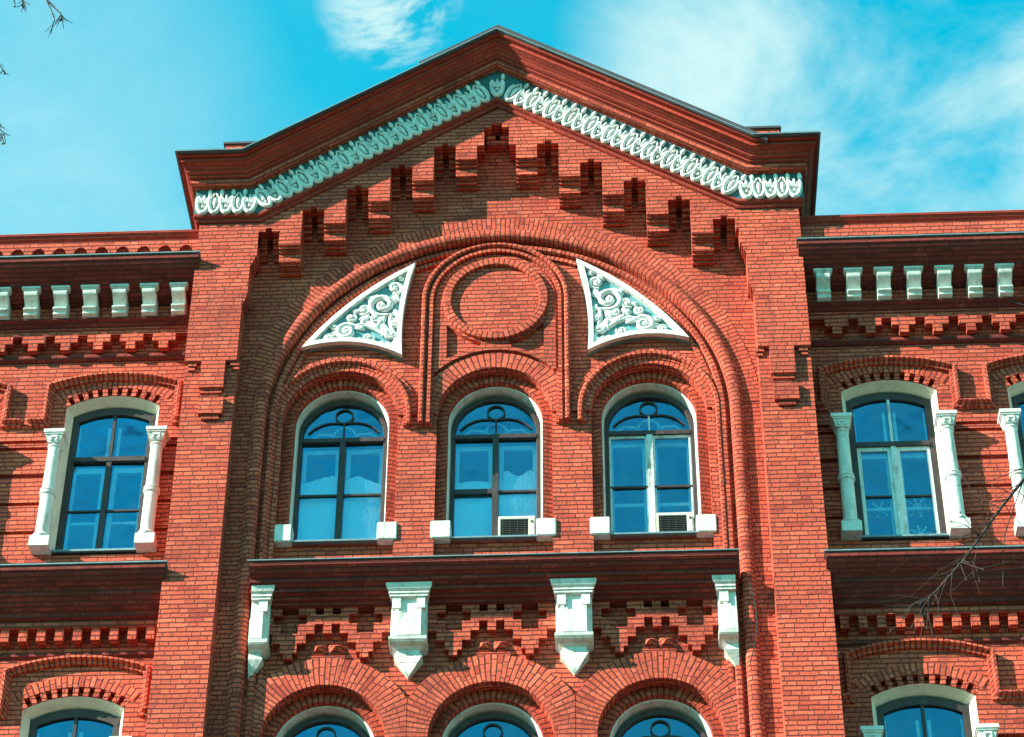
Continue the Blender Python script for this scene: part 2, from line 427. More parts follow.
# hanging tabs at the shoulder of each pier
for sx in (-1, 1):
    m = MB(); c = sx*3.955
    m.box(c-.17, c+.17, -.083, .0, 23.33, 23.803)
    m.box(c-.15, c+.15, -.045, .0, 23.26, 23.33)
    m.box(c-.11, c+.11, -.02, .0, 23.17, 23.26)
    m.box(c-.15, c+.19, -.075, .0, 22.88, 23.17)
    m.box(c-.10, c+.14, -.04, .0, 22.80, 22.88)
    for q in (-1, 1):
        m.box(c+q*.30-.06, c+q*.30+.06, -.05, .0, 23.74, 23.80)
        m.box(c+q*.31-.05, c+q*.31+.05, -.03, .0, 23.68, 23.74)
    m.build('pier_corbel', BR, B)

TA = .637; RA = math.atan(TA); APX = 3.46
def rake_z(x, z0): return z0 + (APX-abs(x))*TA
half = [(0.05, 28.25), (.05, 28.17), (.155, 28.17), (.155, 27.80), (.26, 27.80)]
corb = []
for k in range(5):
    xa = .26+.635*k; xb = xa+.315; zs = 27.53-.40*k; zt = 27.80-.40*k; xc = xa+.635
    if k == 0: half.append((xa, zs))
    half += [(xb, zs), (xb, zt)]
    xm = (xb+xc)/2
    half += [(xm-.045, zt), (xm-.045, zt+.065), (xm+.045, zt+.065), (xm+.045, zt)]
    half.append((xc, zt)); corb.append((xa, xb, zs, zt, xc))
    if k < 4: half.append((xc, zs-.40))
half.append((3.435, 26.0)); half.append((3.485, 26.0))
half += [(3.485, 26.44)]
# notches drop into the recessed field: keep lower edges in order
left = [(max(-x-.06, -3.478), z) for x, z in half]
out = [(min(x, 3.478), z) for x, z in half] + [(0, 28.56)] + left[::-1]
m = MB(); m.prism(out, -.08, .29, back=False)
m.build('gable_field', BR, B)
for s in (1, -1):
    for (xa, xb, zs, zt, xc) in corb:
        m = MB(); f = lambda x: s*x-(.06 if s < 0 else 0)
        X = lambda a, b: (min(f(a), f(b)), max(f(a), f(b)))
        xc = min(xc, 3.43)
        y = -.08
        for k in range(3):
            y += .045; m.box(*X(xa, xb), y, .29, zs-.035*(k+1), zs-.035*k)
        m.box(*X(xa, xb), y, .29, zs-.215, zs-.105)
        for k in range(3):
            y += .05; m.box(*X(xa, xb), y, .29, zs-.215-.033*(k+1), zs-.215-.033*k)
        xm = (xb+xc)/2                  # stepped courses at the head of each slot
        for (a, b) in ((xb, xm-.045), (xm+.045, xc)):
            for k in range(4): m.box(*X(a, b), .09+.05*k, .29, zt-.075*(k+1), zt-.075*k)
        m.build('stepped_corbel', BR, B)
m = MB(); m.box(-.19, -.06, .09, .29, 28.09, 28.17); m.box(.02, .155, .09, .29, 28.09, 28.17); m.box(-.19, .155, .12, .29, 28.0, 28.09)
m.build('slot_head', BR, B)

# spandrel plate with the great arch cut from it
RO, ZA = 3.40, 23.0
m = MB()
o = [(3.70, 12.)] + [(3.70, 26.5), (0, 28.6), (-3.70, 26.5), (-3.70, 12.)] + [(-RO+.05, 12.)] + arc(0, ZA, RO-.05, 180, 0, 64) + [(RO-.05, 12.)]
m.prism(o, .29, .44); m.build('spandrel_wall', BR, B)
# flush ring of radial bricks above the arch
m = MB(); m.sweep(arch_frames(0, ZA, None, None, 90, 178, 2), [(RO+.25, .30), (RO+.25, .281), (RO-.03, .281)]); m.build('arch_voussoirs', BR, B)
# arch moulding: outer roll, slot, inner fillets
roll = [(RO, .33), (RO, .24)] + [(RO-.02-.075*(1-cos(pi*t/8))*1.0, .235-.035*sin(pi*t/8)) for t in range(9)]
prof = roll + [(RO-.175, .24), (RO-.185, .26), (RO-.185, .38), (RO-.235, .38), (RO-.235, .32), (RO-.255, .30), (RO-.31, .30), (RO-.325, .32), (RO-.325, .38), (RO-.355, .38), (RO-.355, .35), (RO-.415, .35), (RO-.415, .42)]
m = MB(); m.sweep(arch_frames(0, ZA, 12., 12., 96), prof); m.build('great_arch', BR, B)

# stilted arch round the blind oculus
ZO = 25.18
m = MB()
m.sweep(arch_frames(XO, ZO, 22.97, 22.97, 56), [(1.055, .48), (1.055, .35), (1.035, .33), (1.005, .33), (.985, .35), (.985, .41), (.945, .41), (.945, .36), (.895, .36), (.895, .43), (.855, .43), (.855, .48)], caps=True)
m.build('oculus_arch', BR, B, loc=NL)
m = MB()
outer = [(XO-.86, 23.9), (XO-.86, ZO)] + arc(XO, ZO, .86, 180, 0, 40)[1:-1] + [(XO+.86, ZO), (XO+.86, 23.9)] + arc(XO, ZU, 1.10, 41.5, 138.5, 24)
hole_t = []
for s in (1, -1):
    a = [(XO+s*.79*cos(radians(t)), ZO+.79*sin(radians(t))) for t in (-34, -40, -46, -52, -58, -64, -70, -76)]
    b = [(XO+s*1.16*cos(radians(t)), ZU+1.16*sin(radians(t))) for t in (78, 73, 68, 63, 58, 55)]
    b[-1] = (XO+s*.69, b[-1][1])
    hole_t.append([(XO+s*.69, a[0][1])] + a[1:] + b)
m.prism(outer, .41, .48, hole_t)
m.build('oculus_panel', BR, B, loc=NL)
m = MB(); m.sweep(arch_frames(XO, ZO, None, None, 72, 180, -180), [(.755, .42), (.755, .355), (.745, .345), (.645, .345), (.635, .355), (.635, .412)]); m.build('oculus_ring', BR, B, loc=NL)

# ------------------------------------------------------------------ arched windows
def arch_path(h, cz, zb, r, n=24):
    return [(-r, zb)] + arc(0, cz, r, 180, 0, n) + [(r, zb)]


def ribbon(m, pts, w, y0, y1, mi=0):
    """flat bar following pts in (x,z)"""
    P = [Vector((p[0], 0, p[1])) for p in pts]; n = len(P); fr = []
    for i in range(n):
        t = (P[min(i+1, n-1)]-P[max(i-1, 0)]).normalized(); fr.append((P[i], Vector((-t.z, 0, t.x)), Vector((0, 1, 0))))
    m.sweep(fr, [(-w/2, y1), (-w/2, y0), (w/2, y0), (w/2, y1)], mi=mi, caps=True)


def surround_meshes(r_vous):
    a = MB(); a.sweep(arch_frames(0, 0, SILL, SILL, 44), [(.80, NICHE), (.80, .64), (.662, .60), (.662, .73)])
    b = MB(); b.sweep(arch_frames(0, 0, SILL, SILL, 44), [(.664, .75), (.664, .712), (.655, .702), (.640, .712), (.622, .86), (.622, .95)])
    c = MB(); c.sweep(arch_frames(0, 0, None, None, 48), [(r_vous, NICHE+.01), (r_vous, .437), (.80, .437), (.80, NICHE+.01)], caps=True)
    return a, b, c


def window_parts(fm, bars, lower_bar, casement=False):
    """frame (with tracery), pane, inner sash, sill: origin at the springing of the arch"""
    f = MB()
    f.sweep(arch_frames(0, 0, SILL+.05, SILL+.05, 36), [(.628, 1.02), (.628, .94), (.575, .94), (.565, .955), (.565, 1.02)])
    f.box(-.57, .57, .94, 1.02, SILL+.03, SILL+.10)
    f.box(-.57, .57, .925, 1.02, -.10, -.035)
    f.box(-.042, .042, .93, 1.02, SILL+.10, -.10, 1)
    for s in (-1, 1):
        a, b = (.042, .57)
        z = -1.0 if lower_bar is None else lower_bar
        f.box(min(s*a, s*b), max(s*a, s*b), .955, 1.0, z-.016, z+.016)
    if casement:
        for s in (-1, 1):
            x0, x1 = min(s*.042, s*.565), max(s*.042, s*.565); z0, z1 = SILL+.10, -.10
            f.box(x0, x0+.03, .962, 1.01, z0, z1, 1); f.box(x1-.025, x1, .962, 1.01, z0, z1, 1); f.box(x0+.03, x1-.025, .962, 1.01, z1-.04, z1, 1); f.box(x0+.03, x1-.025, .962, 1.01, z0, z0+.03, 1)
    ring = arc(0, .37, .12, 0, 360, 28)
    ribbon(f, ring, .022, .955, 1.0)
    f.box(-.013, .013, .957, 1.0, -.035, .255, 1)
    for s in (-1, 1):
        pts = [(s*x, z) for x, z in ((.0, .245), (.09, .26), (.20, .26), (.31, .23), (.41, .17), (.50, .08))]
        ribbon(f, pts, .02, .96, 1.0)
    g = MB(); g.prism(arch_path(0, 0, SILL+.06, .60), .985, .989, back=True)
    s_ = MB()
    for s in (-1, 1):
        x0, x1 = (s*.05, s*.565); x0, x1 = min(x0, x1), max(x0, x1)
        z0, z1 = SILL+.10, -.13; w = .055
        s_.box(x0, x0+w, 1.08, 1.13, z0, z1); s_.box(x1-w, x1, 1.08, 1.13, z0, z1)
        s_.box(x0+w, x1-w, 1.08, 1.13, z0, z0+w); s_.box(x0+w, x1-w, 1.08, 1.13, z1-.075, z1)
        s_.box(x0+w, x1-w, 1.085, 1.125, -1.22, -1.17)
    for s in (-1, 1):
        ribbon(s_, [(s*x, z) for x, z in ((.03, .02), (.2, .15), (.36, .16), (.5, .04))], .035, 1.09, 1.13)
    ribbon(s_, arc(0, .12, .15, -30, 210, 14), .03, 1.09, 1.13)
    k = MB(); k.xprism([(.98, SILL+.05), (.66, SILL+.005), (.595, SILL-.02), (.595, SILL-.045), (.61, SILL-.045), (.67, SILL-.02), (.98, SILL+.01)], -.66, .66)
    return f, g, s_, k


sa, sb, sc = surround_meshes(1.06)
proto = {}
for row, cz in ((0, ZU), (1, ZL)):
    for i, cx in enumerate(WC):
        loc = (cx, ND, cz+NZ)
        if not proto:
            proto['a'] = sa.build('window_reveal', BR, B, loc=loc); proto['b'] = sb.build('plaster_rim', WH, B, loc=loc)
        else:
            copy_part(proto['a'], loc, B); copy_part(proto['b'], loc, B)
        if row == 0:
            if 'c' not in proto: proto['c'] = sc.build('voussoir_ring', BR, B, loc=loc)
            else: copy_part(proto['c'], loc, B)
# broad radial rings of the lower windows, meeting on the pier axes
lr = None
for i, cx in enumerate(WC):
    if lr is None:
        m = MB(); U = Vector((0, 1, 0)); fr = []
        rows = []; uvs = []; n = 60
        for k in range(n+1):
            a = radians(200-220*k/n); ro = min(1.20, 1.066/abs(cos(a)) if abs(cos(a)) > 1e-3 else 9)
            d = Vector((cos(a), 0, sin(a)))
            pr = [(ro, NICHE+.01), (ro, .415), (.80, .415), (.80, NICHE+.01)]
            rows.append([d*q[0]+U*q[1] for q in pr]); uvs.append([(q, -radians(220*k/n)*-1.0) for q in (1.28, 1.2, .8, .74)])
        m.grid(rows, uvs); lr = m.build('voussoir_ring', BR, B, loc=(cx, ND, ZL+NZ))
    else: copy_part(lr, (cx, ND, ZL+NZ), B)
WIN = []
base = window_parts(None, None, None)
variants = [(DK, -1.0), (DK, -1.0), (WORN, -.98)]
first = None
for row, cz in ((0, ZU), (1, ZL)):
    for i, cx in enumerate(WC):
        mat = [DK, variants[i][0] if row == 0 else DK]
        if first is None or (row == 0 and i == 2):
            f, g_, s_, k = window_parts(None, None, variants[i][1], i == 2)
            o = f.build('window', mat, B, loc=(cx, ND-.12, cz+NZ-.07))
            g_.build('pane', GL, o); s_.build('inner_sash', SASH, o); k.build('sill', TIN, o)
            if first is None: first = o
        else: o = copy_part(first, (cx, ND-.12, cz+NZ-.07), B)
        WIN.append(o)
m = MB()
for c in (WC[0], WC[1]):   # heavier lower rail on the left casement of the middle window
    pass
m.box(XO-.57, XO-.04, .93, 1.0, 22.12, 22.20); m.build('casement_rail', DK, B, loc=(0, ND-.12, NZ-.07))
# hood mouldings over the outer windows
hp = [(.985, .48), (.985, .39), (.965, .365), (.93, .365), (.915, .385), (.915, .42), (.875, .42), (.875, .48)]
m = MB(); m.sweep(arch_frames(WC[0], ZU, 20.3, 22.97, 44), hp, caps=True); m.build('hood_moulding', BR, B, loc=NL)
m = MB(); m.sweep(arch_frames(WC[2], ZU, 22.97, 20.3, 44), hp, caps=True); m.build('hood_moulding', BR, B, loc=NL)
# white impost blocks at the window feet
blk = None
for c in WC:
    for s in (-1, 1):
        if blk is None:
            m = MB(); m.box(-.135, .135, .445, .70, -.11, .17)
            blk = m.build('impost_block', WH, B, bevel=.012, loc=(c+s*.71, ND, 21.19+NZ))
        else: copy_part(blk, (c+s*.71, ND, 21.19+NZ), B)

# ------------------------------------------------------------------ ledge, its frieze and the pendants
LX0, LX1 = -3.19, 3.16
def LP(P): return [(-.18+(y+.12)*.833, z-.8*(y-(-.18+(y+.12)*.833))) for y, z in P]
m = MB()
m.xprism(LP([(.6, 20.37), (-.12, 20.355), (-.12, 20.30), (-.075, 20.285), (-.055, 20.25), (-.02, 20.225), (.05, 20.21), (.05, 20.155), (.10, 20.14), (.16, 20.115), (.16, 20.07), (.26, 20.06), (.28, 20.03), (.36, 20.02), (.36, 19.99), (.6, 19.99)]), LX0, LX1)
m.build('ledge_cornice', RED_SHADE, B)
m = MB(); m.xprism(LP([(.60, 20.40), (-.15, 20.374), (-.15, 20.360), (-.14, 20.360), (-.135, 20.366), (.60, 20.385)]), LX0-.03, LX1+.03); m.build('ledge_flashing', TIN, B)
U_ = .11
def lattice(cx):
    rh = [19.99, 19.83, 19.685, 19.54, 19.395, 19.25, 19.165]
    rows = [[(0, .5), (1.5, 3.5), (5.5, 7.6)], [(0, 2.5), (6.5, 7.6)], [(0, .5), (1.5, 3.5), (5.5, 7.6)], [(2.5, 6.5)], [(3.5, 5.5)], [(4., 5.)]]
    m = MB()
    for k, r in enumerate(rows):
        for a, b in r:
            if a == 0: m.box(cx-b*U_, cx+b*U_, .352, NICHE+.01, rh[k+1], rh[k])
            else:
                for s in (-1, 1): m.box(min(cx+s*a*U_, cx+s*b*U_), max(cx+s*a*U_, cx+s*b*U_), .352, NICHE+.01, rh[k+1], rh[k])
    for s in (-1, 1):       # pyramid studs
        x = cx+s*U_; z = 19.345; w, h = .105, .095; ap = (x, .36, z+.0)
        q = [(x-w, NICHE-.002, z-h), (x+w, NICHE-.002, z-h), (x+w, NICHE-.002, z+h), (x-w, NICHE-.002, z+h)]
        for i in range(4):
            a, b = q[i], q[(i+1) % 4]; m.face([a, b, ap], [(a[0], a[2]), (b[0], b[2]), (ap[0], ap[2])])
    m.box(cx-.24, cx+.24, .44, NICHE+.01, 19.205, 19.25)
    return m.build('lattice_frieze', BR, B, loc=NL)
for c in WC: lattice(c)
def pendant_mb(half=0):
    m = MB(); y = NICHE
    def fr(z0, z1, w0, d0, w1, d1):
        if not half: m.frust(0, y, z0, z1, w0, d0, w1, d1)
        else:
            n = len(m.v); m.frust(0, y, z0, z1, w0, d0, w1, d1)
            m.v[n:] = [((x if x*half > 0 else 0.), yy, z) for x, yy, z in m.v[n:]]
    fr(20.09, 20.135, .30, .39, .305, .40); fr(20.05, 20.09, .285, .375, .30, .39); fr(20.02, 20.05, .255, .345, .285, .375)
    fr(19.99, 20.02, .265, .35, .265, .35); fr(19.95, 19.99, .25, .335, .25, .335)
    # shaft with splayed corners
    d0, d1 = .27, .31
    for z0, z1 in ((19.34, 19.95),):
        sec = lambda: [(-.235, 0), (-.235, .20), (-.17, .275), (.17, .275), (.235, .20), (.235, 0)]
        a = [((x if not half or x*half > 0 else 0.), y-d, z0) for x, d in sec()]; b = [(p[0], p[1], z1) for p in a]
        for i in range(5): m.face([a[i], a[i+1], b[i+1], b[i]], [(i*.1, z0), (i*.1+.1, z0), (i*.1+.1, z1), (i*.1, z1)])
        m.face(a, [(0, 0)]*6)
    # raised shield with a stepped notch at its head, and two small posts
    pl = [(-.17, 19.36), (.17, 19.36), (.17, 19.76), (.12, 19.76), (.12, 19.73), (.075, 19.73), (.075, 19.69), (.03, 19.69), (0, 19.65), (-.03, 19.69), (-.075, 19.69), (-.075, 19.73), (-.12, 19.73), (-.12, 19.76), (-.17, 19.76)]
    if half: pl = [((x if x*half > 0 else 0.), z) for x, z in pl]; 
    if half:
        seen = []
        for q in pl:
            if q not in seen: seen.append(q)
        pl = [q for q in seen if not (q[0] == 0 and q[1] not in (19.36, 19.65))]
        if half < 0: pl = pl
    m.prism(pl, y-.325, y-.27)
    for s in (-1, 1):
        if half and s != half: continue
        m.box(min(s*.10, s*.215), max(s*.10, s*.215), y-.315, y-.2, 19.78, 19.955)
    fr(19.30, 19.345, .245, .325, .25, .335); fr(19.275, 19.30, .225, .30, .225, .30); fr(19.24, 19.275, .205, .27, .25, .32)
    fr(19.20, 19.24, .15, .20, .205, .26); fr(19.165, 19.20, .15, .20, .15, .20); fr(19.12, 19.165, .185, .20, .16, .20)
    fr(18.88, 19.12, .004, .07, .185, .20)
    return m
pd = None
for c in (XO-1.07, XO+1.07):
    if pd is None: pd = pendant_mb().build('pendant_bracket', WH, B, loc=(c, ND, NZ), bevel=.004)
    else: copy_part(pd, (c, ND, NZ), B)
pendant_mb(1).build('pendant_bracket', WH, B, loc=(-3.17, ND, NZ)); pendant_mb(-1).build('pendant_bracket', WH, B, loc=(3.13, ND, NZ))

# ------------------------------------------------------------------ pediment cornice
Z0 = 26.38
ta = math.tan(RA/2)
SK = .57                 # the eaves project less at the sides than in front
def rake_frames():
    fy = Vector((0, -1, 0)); up = Vector((0, 0, 1)); ca = cos(RA)
    return [(Vector((-4.355, 3.0, Z0)), Vector((-SK, 0, 0)), up), (Vector((-4.355, 0, Z0)), Vector((-SK, -1, 0)), up),
            (Vector((-3.46, 0, Z0)), fy, Vector((-ta, 0, 1))), (Vector((-.02, 0, Z0+3.46*TA)), fy, Vector((0, 0, 1/ca))),
            (Vector((3.46, 0, Z0)), fy, Vector((ta, 0, 1))), (Vector((4.355, 0, Z0)), Vector((SK, -1, 0)), up), (Vector((4.355, 3.0, Z0)), Vector((SK, 0, 0)), up)]
def sweep_part(name, mat, prof):
    m = MB(); fr = rake_frames()
    # subdivide so that the bricks and stains follow the slope
    m.sweep(fr, prof, swap=True, caps=True); return m.build(name, mat, B, smooth=True)
sweep_part('pediment_base_moulding', RED, [(.0, .0), (.10, .0), (.12, .02), (.12, .055), (.15, .06), (.17, .075), (.17, .115), (.0, .115)])
sweep_part('pediment_frieze', TQD, [(.0, .115), (.16, .115), (.16, .60), (.0, .60)])
sweep_part('pediment_brick_band', BR, [(.0, .60), (.27, .60), (.29, .61), (.29, .70), (.0, .70)])
sweep_part('pediment_cornice', RED, [(.0, .70), (.32, .70), (.335, .71), (.335, .735), (.375, .745), (.395, .76), (.395, .79), (.41, .795), (.43, .81), (.49, .845), (.515, .85), (.515, .905), (.585, .91), (.585, .945), (.0, .945)])
sweep_part('pediment_flashing', TIN, [(.0, .945), (.65, .945), (.65, .96), (.0, .975)])
# roof behind the gable
zt = Z0+.975; up_k = 3.46+ta*.97; apz = Z0+3.46*TA+.975/cos(RA)
m = MB(); o = [(-4.72, zt), (-up_k, zt), (0, apz), (up_k, zt), (4.72, zt), (4.72, zt-.05), (up_k, zt-.05), (0, apz-.05), (-up_k, zt-.05), (-4.72, zt-.05)]
m.prism([(x*.995, z+.006) for x, z in o], -.635, 9., back=True); m.build('gable_roof', ROOF, B)
# raised standing-seam caps along the top of each slope
for s, x1 in ((-1, 1.18), (1, 3.95)):
    m = MB(); z = lambda x: apz+.006-abs(x)*TA
    pts = [(0, z(0)), (s*x1, z(x1)), (s*x1, z(x1)+.085), (0, z(0)+.085)]
    m.prism(pts, -.61, 8.9, back=True)
    m.build('ridge_cap', ROOF, B)
# small square parapet blocks above the shoulders
for c in (-3.97, 3.93):
    m = MB(); m.box(c-.24, c+.30, .45, 1.05, 27.3, 28.48); o = m.build('parapet_block', BR, B)
    k = MB(); k.box(c-.27, c+.33, .42, 1.08, 28.48, 28.52); k.build('block_cap', ROOF, o)

# palmette chain of the pediment frieze
def motif(m, P, ang, kind, wob):
    """one looped leaf, lying in the frieze plane; P is the middle of its base"""
    ca, sa = cos(ang), sin(ang); yf = -.16
    def T(x, z, d=0.): return Vector((P[0]+x*ca-z*sa, yf-d, P[1]+x*sa+z*ca))
    loop = []
    for i in range(17):
        t = -.62+i/16*1.24+0.0
        a = pi*1.5+t*pi*1.02; rx = .088; rz = .225
        loop.append((rx*cos(a), .228+rz*sin(a)))
    m.tube([T(x, z, .022) for x, z in loop], [.022]+[.036]*15+[.022], 6, flat=1.)
    m.blob(T(0, .21, -.010), .056, .026, .16, ang, 8, 6)
    if kind:
        for k in range(5):
            t = radians(-56+28*k+wob); L = .16 if k in (1, 2, 3) else .12
            b = (sin(t)*.02, .15+cos(t)*.02); c = (b[0]+sin(t)*L*.5, b[1]+cos(t)*L*.5+.02)
            m.blob(T(c[0], c[1], .026), .019, .03, L*.58, ang-t, 6, 4)
        m.blob(T(0, .125, .034), .026, .024, .026, 0, 6, 4)
    else:
        m.blob(T(0, .20, .028), .034, .034, .095, ang, 7, 5)
        for s in (-1, 1): m.blob(T(s*.034, .33, .024), .018, .028, .075, ang+s*.45, 6, 4)
        m.blob(T(0, .10, .032), .018, .02, .018, 0, 6, 4)
    # filling bud between the loops, near the top edge
    m.blob(T(.086, .405, .014), .036, .03, .072, ang, 7, 5)
    m.blob(T(.086, .13, .006), .012, .014, .05, ang, 6, 4)
zb = Z0+.118
sl = 3.46/cos(RA)
n = 24
for s in (-1, 1):
    m = MB()
    for i in range(n-1):
        d = (i+.62)/n*sl
        x = s*d*cos(RA); z = Z0+3.46*TA-d*sin(RA)
        # base point of the motif: offset from the mould line along the slope normal
        nx, nz = s*sin(RA), cos(RA)
        motif(m, (x+nx*.118-.02, z+nz*.118), -s*RA, i % 2, random.uniform(-4, 4))
    if s > 0: motif(m, (-.02, Z0+3.46*TA+.125/cos(RA)), 0., 1, 0)
    for i in range(5):
        motif(m, (s*(3.63+.172*i), zb), 0., (i+1) % 2, random.uniform(-4, 4))
    m.build('palmette_relief', STU, B, angle=60)

# ------------------------------------------------------------------ spandrel panels with scrollwork
def spandrel(s):
    tr = lambda x, z: (XO+s*x, z)
    A, Bp, C = (2.74, 24.33), (1.17, 25.86), (1.31, 24.15)
    def bow(p, q, k, n=14):
        dx, dz = q[0]-p[0], q[1]-p[1]; L = hypot(dx, dz); nx, nz = -dz/L, dx/L
        return [(p[0]+dx*i/n+nx*k*4*(i/n)*(1-i/n), p[1]+dz*i/n+nz*k*4*(i/n)*(1-i/n)) for i in range(n)]
    outl = bow(A, Bp, -.13) + bow(Bp, C, .07) + bow(C, A, .17)
    cx = sum(p[0] for p in outl)/len(outl); cz = sum(p[1] for p in outl)/len(outl)
    # inset copy
    def inset(P, w):
        r = []
        for i in range(len(P)):
            a, b, c = P[i-1], P[i], P[(i+1) % len(P)]
            def nrm(p, q):
                dx, dz = q[0]-p[0], q[1]-p[1]; L = hypot(dx, dz) or 1; n = (-dz/L, dx/L)
                return n
            n1, n2 = nrm(a, b), nrm(b, c); mx, mz = n1[0]+n2[0], n1[1]+n2[1]; k = 1+n1[0]*n2[0]+n1[1]*n2[1]
            k = max(k, .25); r.append((b[0]+mx/k*w*sg, b[1]+mz/k*w*sg))
        return r
    ar = sum(outl[i][0]*outl[(i+1) % len(outl)][1]-outl[(i+1) % len(outl)][0]*outl[i][1] for i in range(len(outl)))
    sg = 1 if ar > 0 else -1
    inn = inset(outl, .07)
    pm = MB(); pm.prism([tr(*p) for p in outl], .40, .485)
    o = pm.build('spandrel_panel', TQ, B, loc=NL)
    fm = MB(); fm.prism([tr(*p) for p in outl], .32, .44, [[tr(*p) for p in inn]])
    fm.build('panel_frame', STU, o, bevel=.012)
    m = MB(); Y = .395
    def spiral(px, pz, r, turns, a0, d, th, tail=None):
        pts = []; n = int(16*turns)
        for i in range(n+1):
            t = i/n; rr = r*(1-.86*t); a = a0+d*2*pi*turns*t
            x, z = tr(px+rr*cos(a), pz+rr*sin(a)); pts.append((x, Y-.022-.02*t, z))
        if tail: pts = [(tr(*q)[0], Y-.015, tr(*q)[1]) for q in tail] + pts
        k = len(pts); m.tube(pts, [th*1.35*(.55+.45*sin(pi*min(1, (i+2)/k*1.1))) for i in range(k)], 6)
        x, z = tr(px, pz); m.blob((x, Y-.04, z), th*1.25, .03, th*1.25, 0, 8, 5)
    def leaf(px, pz, L, w, ang):
        x, z = tr(px, pz); m.blob((x, Y-.02, z), w*1.3, .036, L*1.1, (ang if s > 0 else -ang), 8, 5)
    spiral(1.62, 25.10, .21, 1.6, -2.2, 1, .036, [(1.42, 24.46), (1.46, 24.62), (1.50, 24.78)])
    spiral(1.45, 25.42, .11, 1.5, -1.2, -1, .024)
    spiral(2.12, 24.62, .15, 1.6, 2.4, -1, .034, [(1.48, 24.50), (1.70, 24.66), (1.90, 24.76)])
    spiral(1.44, 24.76, .085, 1.5, .6, 1, .022); spiral(1.46, 24.55, .075, 1.5, 1.6, -1, .02)
    spiral(1.80, 24.50, .085, 1.5, 2.6, 1, .022); spiral(1.62, 24.38, .065, 1.4, .6, -1, .018)
    spiral(2.38, 24.52, .075, 1.5, .9, 1, .02); spiral(1.88, 25.02, .09, 1.5, -.8, -1, .024)
    spiral(2.06, 24.88, .075, 1.4, 2.2, 1, .02); spiral(1.38, 25.60, .05, 1.2, 1., 1, .015)
    spiral(2.30, 24.72, .06, 1.3, 1.4, -1, .016); spiral(1.72, 24.86, .07, 1.4, 3., 1, .02)
    for (x, z, L, w, a) in ((1.42, 24.36, .12, .045, .2), (1.50, 24.34, .10, .04, -.5), (1.56, 24.62, .15, .05, -.35), (1.74, 24.72, .13, .045, -.85), (1.62, 24.84, .11, .04, .5),
                            (1.95, 24.70, .10, .035, -1.2), (2.24, 24.60, .09, .03, 1.1), (2.22, 24.46, .10, .03, 1.45), (1.98, 24.46, .09, .03, 1.2), (1.76, 25.24, .10, .035, .9), (1.44, 25.22, .09, .035, .2),
                            (1.42, 24.94, .09, .03, -.3), (1.86, 24.86, .09, .035, .7), (1.52, 25.52, .07, .025, .7), (2.48, 24.44, .07, .022, 1.3), (1.98, 25.00, .07, .025, .9), (1.40, 24.27, .05, .03, .3)):
        leaf(x, z, L, w, a); leaf(x+.03, z+.015, L*.7, w*.6, a+.45); leaf(x-.03, z+.01, L*.7, w*.6, a-.45)
    m.build('scroll_relief', STU, o, angle=60)
for s in (-1, 1): spandrel(s)

